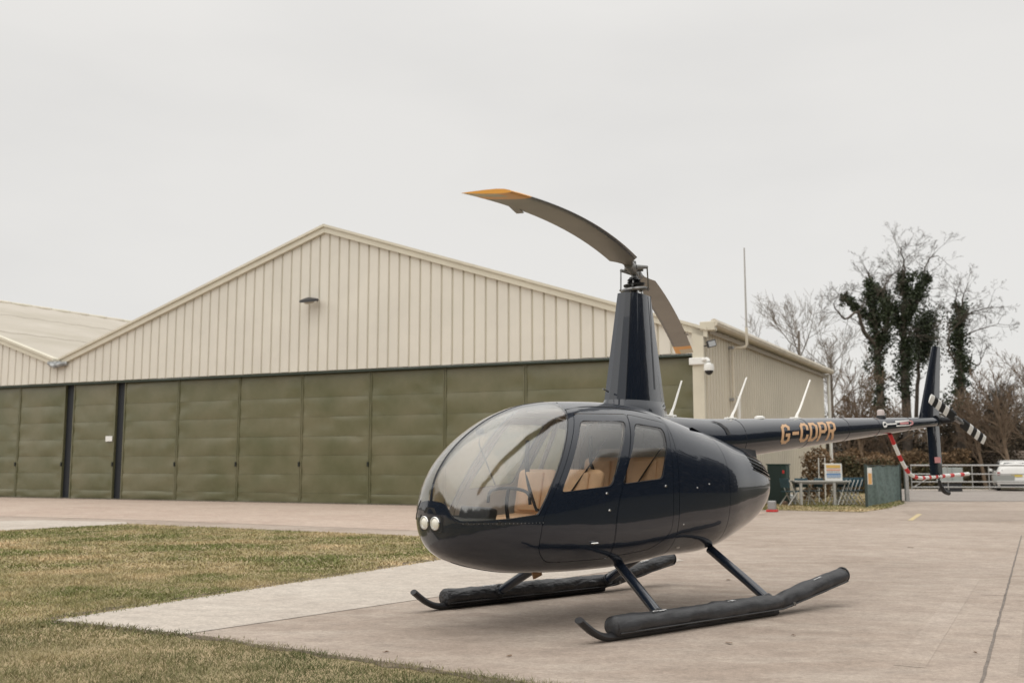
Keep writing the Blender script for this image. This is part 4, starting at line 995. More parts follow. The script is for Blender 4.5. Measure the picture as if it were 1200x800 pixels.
# ---- landing gear
def strut(nm, x0, x1, sg):
    m_ = MB(); pts = smooth_path([(x0, .34 * sg, .53), (x0 + (x1 - x0) * .3, .55 * sg, .405), (x0 + (x1 - x0) * .63, .78 * sg, .27), (x1, 1.04 * sg, .11)], 5)
    m_.tube(pts, [.043] * len(pts), 14, flat=1.0); o_ = m_.build(nm, M_paint, heli, smooth=True)
    c_ = MB(); c_.tube([Vector(pts[-1]) + Vector((0, -.05 * sg, .03)), Vector(pts[-1]) + Vector((0, -.01 * sg, .005))], .056, 12); c_.build('strut_cuff', M_cover, o_, smooth=True)
    return o_
for sg in (1, -1):
    strut('landing_strut', .68, .85, sg); strut('landing_strut', -.63, -.60, sg)
    Y = 1.085 * sg
    m_ = MB(); pts = smooth_path([(1.80, Y, .185), (1.72, Y, .125), (1.64, Y, .075), (1.54, Y, .038), (1.42, Y, .032), (1.1, Y, .031), (0, Y, .031), (-.60, Y, .031)], 5)
    rad = [np.interp(p_.x, [1.5, 1.8], [.048, .044]) for p_ in pts]
    m_.tube(pts, rad, 12, flat=.62); sk = m_.build('skid', M_black, heli, smooth=True)
    # float cover: a laced fabric sleeve, slightly lumpy, kinked up aft
    xs3 = np.linspace(1.47, -1.70, 120); v = []; n = 28; rs_ = random.Random(3 + sg)
    ph = [rs_.uniform(0, 6.3) for _ in range(8)]
    lumps = [(rs_.uniform(-1.6, 1.4), rs_.uniform(0, 6.28), rs_.uniform(-.009, .009), rs_.uniform(.012, .05), rs_.uniform(-9, 9)) for _ in range(60)]
    for i, x in enumerate(xs3):
        zc = .105 + max(0, (-.62 - x)) * .16 + .012 * math.exp(-((x + .62) / .12) ** 2) * 0; rad_ = .083 - .012 * math.exp(-((x + .66) / .06) ** 2) + .004 * math.sin(5 * x + ph[0])
        if x < -1.0: rad_ *= 1 - .10 * (-1.0 - x) / .7
        ed = min(1, (1.47 - x) / .05 + .55, (x + 1.70) / .05 + .55) ; rad_ *= min(1, ed) ** .5
        for j in range(n):
            a = 2 * math.pi * j / n; cy, sz = math.cos(a), math.sin(a)
            d_ = .0028 * math.sin(3 * a + 11 * x + ph[1]) + .0022 * math.sin(2 * a - 19 * x + ph[2]) + .0008 * math.sin(41 * x + 4 * a + ph[3])
            for (lx, la, am, sp_, sh) in lumps:
                if abs(x - lx) < .25:
                    da = (a - la + sh * (x - lx) + math.pi) % (2 * math.pi) - math.pi; d_ += am * math.exp(-((x - lx) / sp_) ** 2 - (da / .5) ** 2)
            k_ = rad_ + d_; z = zc + sz * k_ * (.92 if sz > 0 else .96); yy = Y + cy * k_ * 1.02
            if sz < -.5: z = max(z, zc - .098)
            v.append((x, yy, z))
    f = [(i * n + j, i * n + (j + 1) % n, (i + 1) * n + (j + 1) % n, (i + 1) * n + j) for i in range(119) for j in range(n)] + [tuple(range(n))[::-1], tuple(119 * n + j for j in range(n))]
    m_ = MB(); m_.add(v, f); cv_ = m_.build('float_cover', M_coverg if sg > 0 else M_cover, heli, smooth=True, angle=60)
    # lower binding seam and end rim, lacing tabs
    def cz(x): return .105 + max(0, (-.62 - x)) * .16
    m_ = MB(); m_.tube([(x, Y + .078, cz(x) - .045) for x in np.linspace(1.44, -1.66, 40)], .007, 5); m_.build('cover_seam', M_black, cv_, smooth=True)
    m_ = MB(); m_.tube([(-1.69, Y + .070 * math.cos(a), cz(-1.69) + .066 * math.sin(a)) for a in np.linspace(0, 2 * math.pi, 20)], .010, 6, up=Vector((1, 0, 0))); m_.build('cover_rim', M_black, cv_, smooth=True)
    m_ = MB(); m_.tube([(1.45, Y + .072 * math.cos(a), .105 + .066 * math.sin(a)) for a in np.linspace(0, 2 * math.pi, 20)], .010, 6, up=Vector((1, 0, 0))); m_.build('cover_rim', M_black, cv_, smooth=True)
    for (x, w_) in ((.95, .16), (.05, .10), (-1.22, .12)):
        ragged = [(x + w_ * (i / 8 - .5), R(62) + rs_.uniform(-.05, .05) + (.05 if i % 2 else 0)) for i in range(9)] + [(x - w_ * (i / 8 - .5), R(72) + rs_.uniform(-.05, .05)) for i in range(9)]
        m_ = MB(); m_.add([(a, Y + .087 * math.cos(b_), cz(a) + .080 * math.sin(b_) + .005) for a, b_ in ragged], [tuple(range(18))]); m_.build('worn_tape', M_tipw if 0 else mat('worn_tape', (.42, .42, .42), .6), cv_, fix=False)
    m_ = MB(); m_.tube([(-.78, Y + .074, cz(-.78) - .04), (-.78, Y + .088, cz(-.78) - .04)], .018, 10); m_.build('eyelet', M_steel, cv_)
#PART3
# ------------------------------------------------------------------ vegetation
M_bark = mat('bark', (.075, .062, .048), .95, col2=(.13, .105, .085), scale=5)
M_barkp = mat('pale_bark', (.20, .165, .135), .95, col2=(.27, .23, .19), scale=5)
M_barkb = mat('brown_twigs', (.15, .105, .07), .95, col2=(.22, .16, .11), scale=3)
M_ivy = mat('ivy_leaves', (.022, .034, .014), .55, col2=(.05, .065, .028), scale=1.2, island=.45)
M_brownleaf = mat('dry_beech_leaves', (.115, .078, .043), .8, col2=(.25, .155, .08), scale=1.5, island=.4)
M_hedgegreen = mat('hedge_leaves', (.06, .07, .03), .7, col2=(.16, .115, .06), scale=.9, island=.4)
M_scrub = mat('dark_scrub', (.055, .045, .03), .9, col2=(.10, .075, .048), scale=.8, island=.4)

def branches(seed, base, H_, r0, spec, lean=(0, 0), trop=.12, wob_=.16, trunk_frac=.8):
    """spec: per level (children, length ratio, angle, radius ratio); returns polylines [(pts, radii, level)]"""
    g = random.Random(seed); out_ = []
    def go(p, d, L, r_, lv):
        n = 7 if lv == 0 else (5 if lv < 3 else 3)
        pts = [p.copy()]; rad = [r_]; d = d.copy()
        for i in range(n):
            wb = wob_ * (.45 if lv == 0 else 1); d = (d + Vector((g.gauss(0, wb), g.gauss(0, wb), g.gauss(0, wob_) + trop * (.4 if lv else 0)))).normalized()
            p = p + d * L / n; pts.append(p.copy()); rad.append(max(r_ * (1 - (i + 1) / n * (.62 if lv == 0 else .8)), .004))
        out_.append((pts, rad, lv))
        if lv >= len(spec): return
        c, lr, an, rr = spec[lv]
        for k in range(c):
            t = g.uniform(.28 if lv == 0 else .2, 1.0); i = min(int(t * n), n - 1); q = pts[i].lerp(pts[i + 1], t * n - i if t < 1 else 1)
            dd = (pts[i + 1] - pts[i]).normalized(); ax = Vector((g.gauss(0, 1), g.gauss(0, 1), g.gauss(0, 1))).cross(dd).normalized()
            nd = (Matrix.Rotation(an * g.uniform(.6, 1.35), 3, ax) @ dd).normalized()
            go(q, nd, L * lr * g.uniform(.6, 1.2) * (1.15 - .45 * t), max(rad[i] * rr, .005), lv + 1)
    go(Vector(base), Vector((lean[0], lean[1], 1)).normalized(), H_ * trunk_frac, r0, 0)
    return out_
def tubes(lines, rmin=0.):
    V = []; F = []; b = 0
    for pts, rad, lv in lines:
        n = 7 if lv == 0 else (5 if lv == 1 else 3); k = len(pts)
        P = np.array([tuple(p) for p in pts]); T = np.gradient(P, axis=0); T /= np.linalg.norm(T, axis=1)[:, None] + 1e-9
        up = np.array([.31, .2, .93]); A = np.cross(T, up); A /= np.linalg.norm(A, axis=1)[:, None] + 1e-9; B = np.cross(T, A)
        th = np.linspace(0, 2 * np.pi, n, endpoint=False); rd = np.maximum(np.array(rad), rmin)
        v = P[:, None] + (A[:, None] * np.cos(th)[None, :, None] + B[:, None] * np.sin(th)[None, :, None]) * rd[:, None, None]
        V.append(v.reshape(-1, 3)); i = np.arange(k - 1)[:, None] * n; j = np.arange(n)[None]; j2 = (j + 1) % n
        F.append((np.stack([i + j, i + j2, i + n + j2, i + n + j], -1).reshape(-1, 4)) + b); b += k * n
    return np.concatenate(V), np.concatenate(F)
def leaves(C, size, seed=0, flat=0.):
    """one small folded quad per centre"""
    g = np.random.default_rng(seed); n = len(C); a = g.normal(size=(n, 3)); a /= np.linalg.norm(a, axis=1)[:, None]; b = g.normal(size=(n, 3)); b = np.cross(a, b); b /= np.linalg.norm(b, axis=1)[:, None]
    s_ = (size * g.uniform(.55, 1.3, n))[:, None]; V = np.stack([C - a * s_, C - b * s_ * .7, C + a * s_, C + b * s_ * .7], 1).reshape(-1, 3)
    return V, np.arange(4 * n).reshape(-1, 4)
def tree(name, x, y, label, seed, H_, r0, spec, lean=(0, 0), bark=M_bark, ivy=None, group=None, rmin=.006, trop=.12, wob_=.16, extra=None, cat='tree', tf=.8):
    t = empty(name, (x, y, -.02), 0, label, cat, group)
    L = branches(seed, (0, 0, 0), H_, r0, spec, lean, trop, wob_, tf)
    V, F = tubes([l for l in L if l[2] == 0]); bigmesh('trunk', V, F, bark, t, True)
    V, F = tubes([l for l in L if l[2] > 0], rmin); bigmesh('crown', V, F, bark, t)
    if ivy:
        lo, hi, rad, n, lvmax = ivy; g = np.random.default_rng(seed); C = []
        segs = [(np.array(a), np.array(b), l[2]) for l in L if l[2] <= lvmax for a, b in zip(l[0][:-1], l[0][1:]) if lo < (a.z + b.z) / 2 < hi]
        cl = [(s_[int(g.integers(len(segs)))] if 0 else segs[int(g.integers(len(segs)))]) for s_ in range(int(n / 60))]
        for a, b, lv in cl:
            k = int(60); u = g.uniform(0, 1, 1); c = a + (b - a) * u; rr = rad * (1 if lv == 0 else .62) * g.uniform(.35, 1.1)
            c = c + g.normal(0, rr * .55, 3) * np.array([1, 1, .7]); C.append(c + g.normal(0, rr * .42, (k, 3)) + 0)
        V, F = leaves(np.concatenate(C), .085, seed); bigmesh('ivy', V, F, M_ivy, t)
    return t
SP5 = [(11, .50, R(52), .50), (8, .55, R(42), .55), (7, .55, R(38), .6), (5, .55, R(36), .65)]
SP4 = [(12, .46, R(50), .45), (9, .55, R(42), .55), (8, .5, R(40), .6)]
SPA = [(10, .42, R(55), .5), (6, .55, R(42), .55), (5, .55, R(38), .6), (4, .5, R(36), .65)]
SPC = [(11, .32, R(46), .42), (6, .58, R(42), .55), (6, .55, R(38), .6), (4, .5, R(36), .65)]
SPD = [(7, .3, R(40), .5), (6, .5, R(40), .5), (5, .5, R(40), .6)]
PXT = lambda u, Y: (u - 600) / 1182 * Y
def limb_tree(name, Y, limbs, label, seed, ivy_n, twig=1.0):
    """a tree from its real main limbs (x, height), each with its own depth wander, then twigs grown from them"""
    g = random.Random(seed); gn = np.random.default_rng(seed)
    bx = limbs[0][0][0][0]; t = empty(name, (bx, Y, -.02), 0, label, 'tree', 'ivy-clad trees beyond the gate'); main = []; tw = []; C = []
    for li, (pts, r0, r1, iv) in enumerate(limbs):
        P = [(x - bx, 0, z) for x, z in pts]
        if li == 0: P = [(P[0][0], 0, 0)] + P
        sgn = g.choice((-1, 1)); dep = [0.0]
        for k in range(1, len(P)): dep.append(dep[-1] + (0 if li == 0 else sgn * g.uniform(.1, .55)))
        P = smooth_path([(x, d_, z) for (x, _, z), d_ in zip(P, dep)], 4)
        P = [p + Vector((g.gauss(0, .04), g.gauss(0, .04), 0)) for p in P]
        n = len(P); rad = [r0 + (r1 - r0) * i / (n - 1) for i in range(n)]; main.append((P, rad, 0 if li == 0 else 1))
        # twigs
        for i in range(n // 4 if li == 0 else 1, n):
            for _ in range(g.randint(0, 1) + (1 if i > n - 4 else 0)):
                if P[i].z < 4.5 and g.random() < .7: continue
                d = (P[min(i + 1, n - 1)] - P[max(i - 1, 0)]).normalized(); ax = Vector((g.gauss(0, 1), g.gauss(0, 1), g.gauss(0, 1))).cross(d).normalized()
                nd = (Matrix.Rotation(g.uniform(.5, 1.15), 3, ax) @ d).normalized(); L = g.uniform(.7, 1.75) * twig; rr = max(rad[i] * .3, .018)
                sub_ = branches(g.randint(0, 99999), (0, 0, 0), L, rr, [(4, .62, R(42), .55), (4, .6, R(40), .55), (3, .55, R(38), .6)], (0, 0), .1, .2, 1.0)
                q = Vector((0, 0, 1)).rotation_difference(nd).to_matrix()
                for pp, rd, lv in sub_: tw.append(([P[i] + q @ p for p in pp], rd, lv + 2))
        if iv:
            lo = .12 if li else .28
            for _ in range(int(ivy_n * (1 if li == 0 else .35) / 45)):
                u = g.uniform(lo, .9); k = min(int(u * (n - 1)), n - 2); c = P[k].lerp(P[k + 1], u * (n - 1) - k); R_ = .34 * iv * g.uniform(.5, 1.25) * (1.15 - .45 * u)
                c = np.array(c) + gn.normal(0, R_ * .8, 3); C.append(c + gn.normal(0, R_ * .5, (45, 3)) * np.array([1, 1, 1.5]))
    V, F = tubes(main[:1]); bigmesh('trunk', V, F, M_bark, t, True)
    V, F = tubes(main[1:]); bigmesh('limbs', V, F, M_bark, t, True)
    V, F = tubes(tw, .005); bigmesh('crown', V, F, M_bark, t)
    if C: V, F = leaves(np.concatenate(C), .075, seed); bigmesh('ivy', V, F, M_ivy, t)
    return t
LT = {
'a': (60, [([(21.73, 2.31), (21.92, 5.52), (21.81, 8.3), (21.79, 10.18), (21.59, 11.83), (21.56, 12.82)], 0.3, 0.05, 1), ([(21.79, 7.84), (22.3, 9.0), (22.26, 10.29), (21.89, 11.35)], 0.16, 0.04, 1), ([(21.76, 8.3), (20.88, 9.47), (20.45, 10.29), (19.62, 9.82), (18.72, 10.65)], 0.15, 0.03, 0), ([(21.77, 9.71), (20.71, 10.88), (20.04, 11.59)], 0.1, 0.02, 0.5), ([(21.77, 11.12), (22.44, 12.06), (22.77, 12.78)], 0.07, 0.02, 0)]),
'b': (60.5, [([(23.57, 2.31), (23.67, 5.32), (23.64, 7.65), (23.77, 9.54), (24.07, 10.96), (23.86, 12.39), (23.85, 13.16)], 0.34, 0.06, 1), ([(23.73, 9.07), (23.34, 10.72), (22.9, 11.44), (22.55, 12.51)], 0.17, 0.04, 0.8), ([(23.95, 10.37), (24.48, 11.56), (25.06, 12.75)], 0.15, 0.04, 0.8), ([(23.86, 12.39), (23.7, 13.59), (23.38, 14.31)], 0.07, 0.02, 0), ([(25.06, 12.75), (25.24, 13.59), (25.72, 13.83)], 0.05, 0.02, 0), ([(24.48, 11.56), (25.27, 11.91), (25.59, 11.2)], 0.05, 0.02, 0)]),
'c': (62, [([(24.7, 2.34), (24.96, 6.13), (25.14, 8.05), (25.44, 9.26), (25.64, 10.28)], 0.16, 0.05, 0.0), ([(25.26, 8.53), (25.51, 9.62), (25.69, 10.35)], 0.1, 0.05, 1.6), ([(25.14, 8.05), (25.6, 8.53), (25.84, 9.5)], 0.08, 0.03, 1.3)]),
'd': (58, [([(25.7, 2.27), (25.78, 4.71), (25.88, 7.39), (25.87, 8.75), (26.02, 9.99), (26.31, 11.13)], 0.27, 0.04, 1), ([(25.86, 6.94), (26.59, 7.28), (27.21, 7.06), (27.73, 7.66)], 0.09, 0.02, 0), ([(25.84, 7.39), (25.26, 7.39), (24.97, 8.29), (25.13, 9.31)], 0.08, 0.02, 0), ([(25.95, 9.43), (26.52, 9.99), (27.66, 10.34)], 0.06, 0.015, 0), ([(26.02, 9.99), (25.65, 10.68), (25.56, 11.02)], 0.05, 0.015, 0), ([(25.9, 8.52), (26.68, 8.93), (27.83, 9.31)], 0.06, 0.015, 0)])}
limb_tree('ivy_clad_tree', *LT['a'], 'ivy-clad bare winter tree with crooked limbs spreading towards the hangar', 21, 6500)
limb_tree('ivy_clad_tree', *LT['b'], 'tallest winter tree, its forked trunk thick with dark ivy', 12, 9000, .95)
limb_tree('ivy_clad_tree', *LT['c'], 'slim ivy-topped tree just right of the tallest one', 5, 9000, .6)
limb_tree('ivy_clad_tree', *LT['d'], 'bare-crowned winter tree with an ivy column up its trunk, behind the tail rotor', 33, 6500, .9)
tree('bare_tree', PXT(935, 78), 78, 'pale leafless tree rising beyond the hangar eaves', 41, 14.5, .22, SP4, bark=M_barkp, trop=.3, wob_=.1, rmin=.012)
tree('bare_tree', PXT(968, 82), 82, 'pale leafless tree between the hangar end and the ivy-clad trees', 43, 12.5, .2, SP4, bark=M_barkp, trop=.3, wob_=.1, rmin=.012)
SPB = [(14, .55, R(32), .5), (9, .55, R(34), .55), (8, .55, R(34), .6)]
for i, (u, Y, h_, lab) in enumerate([
    (990, 57, 6.6, 'brown twiggy thicket tree beside the hangar end'), (1012, 56, 7.8, 'tall brown twiggy thicket below the crooked ivy-clad tree'),
    (1040, 57, 6.4, 'brown twiggy thicket in front of the tallest ivy-clad tree'), (1098, 58, 5.2, 'low brown thicket behind the upper tail fin'),
    (1150, 56, 6.6, 'brown leafless tree right of the tail rotor'), (1180, 55, 7.8, 'broad brown leafless tree above the timber fence'), (1212, 56, 8.6, 'brown leafless tree at the right edge of the view'),
    (1165, 63, 7.6, 'darker leafless tree behind the broad brown one'), (1195, 64, 8.2, 'dark leafless tree between the broad brown one and the right edge'), (1140, 64, 6.8, 'dark leafless tree right behind the ivy column tree')]):
    tree('thicket_tree', PXT(u, Y), Y, lab, 60 + i, h_, .12, SPB, bark=M_bark if Y > 60 else M_barkb, trop=.2, wob_=.15, rmin=.010, tf=.62)
# scrub: dense dark mass behind the hedge, one volume of leaves and twigs nobody could count
def mass(name, label, blobs, n, size, m, seed, twigs=0):
    g = np.random.default_rng(seed); C = []
    vol = np.array([b[3] * b[4] * b[5] for b in blobs]) ** .8; vol /= vol.sum()
    for b, v in zip(blobs, vol):
        k = int(n * v) + 1; p = g.normal(size=(k, 3)); p /= np.linalg.norm(p, axis=1)[:, None]; p *= g.uniform(.35, 1.08, k)[:, None] ** .6
        q = np.array(b[:3]) + p * np.array(b[3:6]); q = q[(q[:, 2] > .02)]; C.append(q + g.normal(0, .12, q.shape))
    V, F = leaves(np.concatenate(C), size, seed); o = bigmesh(name, V, F, m); tag(o, label, 'shrubs', kind='stuff'); return o
g = random.Random(9); B = []
for i in range(46):
    x = 15.5 + i * .52; B.append((x, 60.5 + g.uniform(-1.2, 2.5), g.uniform(.6, 1.4), g.uniform(1, 1.8), g.uniform(.8, 1.5), g.uniform(1.2, 2.9) * (1.65 if 19 < x else .8)))
mass('scrub', 'dark tangled scrub filling the space under the winter trees', B, 130000, .075, M_scrub, 3)
B = []
for i in range(40): B.append((10 + i * 1.15, 92 + g.uniform(-3, 3), g.uniform(1, 2.5), 2.2, 2, g.uniform(2.0, 5.2)))
mass('distant_scrub', 'distant brown woodland edge behind the winter trees', B, 50000, .14, M_scrub, 4)
# hedge and shrubs
def boxleaves(x0, x1, y0, y1, z0, z1, n, size, seed, shell=.35):
    g_ = np.random.default_rng(seed); P = np.column_stack([g_.uniform(x0, x1, n), g_.uniform(y0, y1, n), g_.uniform(z0, z1, n)])
    w_ = .12 * np.sin(P[:, 0] * 2.1) + .08 * np.sin(P[:, 0] * 5.3 + 1); P[:, 2] = z0 + (P[:, 2] - z0) * (1 + w_ / (z1 - z0)); P += g_.normal(0, .06, P.shape); P[:, 2] = np.abs(P[:, 2])
    return leaves(P, size, seed)
hd = empty('beech_hedge', (21.3, 56.4, 0), 0, 'clipped beech hedge, russet along its top, beyond the metal gate', 'hedge')
V, F = boxleaves(-5.2, 4.0, -.5, .6, 1.25, 1.95, 15000, .06, 1); o = bigmesh('top_leaves', V, F, M_brownleaf, hd); o['kind'] = 'stuff'
V, F = boxleaves(-5.2, 4.0, -.45, .6, .05, 1.4, 16000, .07, 2); o = bigmesh('lower_leaves', V, F, M_hedgegreen, hd); o['kind'] = 'stuff'
hd = empty('green_hedge', (14.2, 47, 0), 0, 'dull green hedge behind the tables, left of the metal gate', 'hedge')
V, F = boxleaves(-1.6, 3.2, -.6, .7, .05, 1.55, 18000, .055, 3); o = bigmesh('hedge_foliage', V, F, M_hedgegreen, hd); o['kind'] = 'stuff'
V, F = boxleaves(-1.6, 3.2, -.6, .7, 1.3, 1.75, 4500, .05, 4); o = bigmesh('hedge_top', V, F, M_brownleaf, hd); o['kind'] = 'stuff'
sh = empty('russet_shrub', (10.75, 36.2, 0), 0, 'russet-leaved shrub tied to canes at the far corner of the hangar', 'shrub')
V, F = boxleaves(-.34, .55, -.4, .4, .15, 1.75, 1900, .055, 5); o = bigmesh('shrub_leaves', V, F, M_brownleaf, sh); o['kind'] = 'stuff'
for dx in (.02, .24):
    mb = MB(); mb.tube([(dx, -.42, 0), (dx + .03, -.42, 1.55)], .02, 6); mb.build('cane', M_cream if dx else M_leather2, sh)
# woodland behind the photographer (mirrored in the paint and the windshield)
B = []
for a in np.linspace(R(-118), R(118), 74):
    rr = 46 + g.uniform(-3, 3); B.append((rr * math.sin(a), -rr * math.cos(a), g.uniform(2, 4), 2.8, 2.8, g.uniform(5, 8) + (5.5 if a > R(55) else 0)))
mass('woodland', 'dark woodland edge behind the photographer', B, 90000, .6, M_scrub, 8)

# ------------------------------------------------------------------ gate, net fence, furniture
M_galv = mat('galvanised_steel', (.40, .40, .39), .45, .35, var=.12, scale=6)
GY = 37.05
gt = empty('metal_gate', (14.42, GY, 0), 0, 'long galvanised field gate with four rails across the road', 'gate')
for z in (1.285, .97, .69, .50):
    mb = MB(); mb.tube([(.1, 0, z), (7.4, 0, z)], .024 if z < 1.2 else .03, 8); mb.build('rail', M_galv, gt, smooth=True)
for x in (.12, 1.45, 2.34, 2.95, 4.6, 6.2, 7.38):
    mb = MB(); mb.tube([(x, .0, .40), (x, .0, 1.285)], .018, 6); mb.build('upright', M_galv, gt)
mb = MB(); mb.box((3.47, -.035, .835), (.78, .012, .2)); mb.build('plate', mat('blank_plate', (.30, .32, .31), .5), gt)
mb = MB(); mb.tube([(.2, .01, .5), (1.45, .01, 1.28)], .014, 6); mb.build('brace', M_galv, gt)
gp_ = empty('gate_post', (14.4, GY + .02, 0), 0, 'stout pale grey post hanging the metal gate, beside the net fence', 'post')
mb = MB(); mb.box((-.04, 0, .62), (.13, .13, 1.24), ch=.01); mb.build('post_body', M_galv, gp_)
mb = MB(); mb.box((-.04, 0, 1.25), (.15, .15, .03), ch=.005); mb.build('post_cap', M_grey, gp_)
M_net = mat('green_windbreak_net', (.115, .165, .155), .85, var=.28, scale=3, stretch=(1, 1, 3))
nf = empty('net_fence', (11.05, 31.8, 0), 0, 'green windbreak net fence on posts between the chairs and the gate', 'fence')
NV = Vector((3.2, 5.6, 0)); nl_ = [0, .36, .66, 1.0]
for k in range(3):
    a, b = nl_[k], nl_[k + 1]; nx = 16; nz2 = 6; v = []
    for j in range(nz2 + 1):
        for i in range(nx + 1):
            t = a + (b - a) * i / nx; u_ = i / nx; zz = (1.27 - .05 * math.sin(math.pi * u_)) * j / nz2 + .02
            off = (.05 * math.sin(5 * u_ + k * 2 + j * .5) + .022 * math.sin(13 * u_ + j * .8 + k)) * math.sin(math.pi * u_)
            p_ = NV * t + Vector((-NV.y, NV.x, 0)).normalized() * off; v.append((p_.x, p_.y, zz))
    n = nx + 1; f = [(j * n + i, j * n + i + 1, (j + 1) * n + i + 1, (j + 1) * n + i) for j in range(nz2) for i in range(nx)]
    mk('net_panel', v, f, M_net, nf, smooth=True)
M_post = mat('dark_post', (.05, .07, .065), .8)
for t in (0, 1.0):
    p_ = NV * t; mb = MB(); mb.tube([(p_.x, p_.y, 0), (p_.x, p_.y, 1.33)], .045, 7); mb.build('post', M_post, nf)
mb = MB(); mb.tube([(0, 0, 1.29), (NV.x, NV.y, 1.27)], .012, 5); mb.build('top_wire', M_post, nf)
# narrow notice on the first post
sg_ = empty('notice_board', (11.13, 31.78, .68), R(10), 'narrow white and orange notice fixed to the net fence', 'sign')
mb = MB(); mb.box((.02, -.05, .28), (.15, .012, .52)); mb.build('board', M_white, sg_)
mb = MB(); mb.box((.02, -.058, .20), (.12, .004, .34)); mb.build('orange_panel', mat('notice_orange', (.70, .40, .16), .6), sg_)

M_tabletop = mat('grey_tabletop', (.42, .42, .40), .5, var=.08, scale=5)
tb = empty('trestle_table', (9.18, 32.9, 0), 0, 'grey metal table standing on the verge by the hangar, chairs under it', 'table')
mb = MB(); mb.box((.87, .42, .775), (1.84, .86, .045), ch=.006); mb.build('tabletop', M_tabletop, tb)
mb = MB(); mb.box((.87, .42, .72), (1.6, .7, .06)); mb.build('apron_rail', M_grey, tb)
for x, y in ((.16, .05), (1.24, .05), (.16, .8), (1.6, .8)):
    mb = MB(); mb.box((x, y, .37), (.085, .085, .74), ch=.006); mb.build('leg', M_tabletop, tb)
sb = empty('safety_sign', (10.46, 33.1, .80), 0, 'white safety notice with yellow, red and blue bands propped on the grey table', 'sign')
mb = MB(); mb.box((0, 0, .275), (.56, .02, .55), rx=-.06, ch=.004); mb.build('board', M_white, sb)
for z, h_, w_, m2 in ((.455, .10, .46, mat('sign_yellow', (.68, .44, .12), .6)), (.345, .05, .46, mat('sign_salmon', (.70, .36, .26), .6)), (.20, .055, .46, mat('sign_blue', (.12, .26, .50), .6)), (.13, .04, .46, mat('sign_blue_pale', (.25, .38, .58), .6))):
    mb = MB(); mb.box((0, -.016 - .0001 + (z - .275) * .06, z), (w_, .006, h_), rx=-.06); mb.build('band', m2, sb)
rs4 = random.Random(2)
for r_ in range(4):
    z = [.405, .29, .255, .085][r_]; x = -.21
    while x < .18:
        w_ = rs4.uniform(.03, .07); mb = MB(); mb.box((x + w_ / 2, -.0165 + (z - .275) * .06, z), (w_, .004, .014), rx=-.06); mb.build('print_line', M_grey, sb); x += w_ + .02
M_teal = mat('teal_plastic', (.035, .085, .115), .5, var=.15, scale=8)
M_leg = mat('pale_tube', (.60, .60, .57), .4)
def chair(parent_loc, rz, label, group, rx=0):
    t = empty('folding_chair', parent_loc, rz, label, 'chair', group)
    t.rotation_euler = (rx, 0, rz)
    for nm, c, d, q, m2 in (('seat', (0, 0, .45), (.42, .40, .03), 0, M_teal), ('backrest', (0, .21, .72), (.42, .03, .30), -.15, M_teal)):
        mb = MB(); mb.box(c, d, rx=q, ch=.01); mb.build(nm, m2, t)
    for sx in (-1, 1):
        for (y0, y1, z1) in ((-.24, .18, .80), (.26, -.14, .44)):
            mb = MB(); mb.tube([(sx * .205, y0, 0), (sx * .205, y1, z1)], .016, 6); mb.build('leg', M_leg, t)
    mb = MB(); mb.tube([(-.2, -.17, .14), (.2, -.17, .14)], .011, 5); mb.build('stretcher', M_leg, t)
    return t
ch1 = [((9.02, 33.1, 0), 2.0, 'teal folding chair under the left end of the grey table, turned towards the hangar'), ((9.62, 33.75, 0), 2.7, 'teal folding chair under the middle of the grey table'), ((10.05, 33.95, 0), -2.6, 'teal folding chair behind the middle legs of the grey table')]
for l_, r_, lab in ch1: chair(l_, r_, lab, 'teal folding chairs round the grey table')
for k in range(5):
    chair((10.62 + k * .17, 33.2 + k * .12, .02), R(-62), 'teal folding chair, %s of five leaning at the right table end' % ['first from the left', 'second from the left', 'middle', 'second from the right', 'rightmost'][k], 'teal folding chairs leaning in a row', rx=R(0))
# utility cabinet against the wall
uc = empty('utility_cabinet', (8.86, 33.9, 0), R(-28), 'tall dark green utility cabinet against the hangar side wall', 'cabinet')
M_cab = mat('cabinet_green', (.016, .045, .038), .5, var=.1, scale=3); M_cab2 = mat('cabinet_door_green', (.012, .030, .028), .5)
mb = MB(); mb.box((0, .1, .66), (.62, .52, 1.28), ch=.012); mb.build('cabinet_body', M_cab, uc)
mb = MB(); mb.box((-.06, -.17, .68), (.42, .02, 1.16), ch=.004); mb.build('cabinet_door', M_cab2, uc)
mb = MB(); mb.box((0, .1, 1.32), (.68, .58, .04), ch=.008); mb.build('lid', M_cab, uc)
mb = MB(); mb.box((.22, -.165, 1.08), (.07, .012, .10)); mb.build('hazard_sticker', M_red, uc)
mb = MB(); mb.box((.12, -.19, .7), (.02, .02, .12)); mb.build('handle', M_steel, uc)
cb = empty('small_box', (7.32, 28.75, 0), R(-25), 'small grey box with a red base on the apron behind the helicopter', 'box')
mb = MB(); mb.box((0, 0, .18), (.22, .2, .26), ch=.03); mb.build('box_body', M_grey, cb)
mb = MB(); mb.box((0, 0, .03), (.30, .26, .06), ch=.015); mb.build('box_base', M_red, cb)
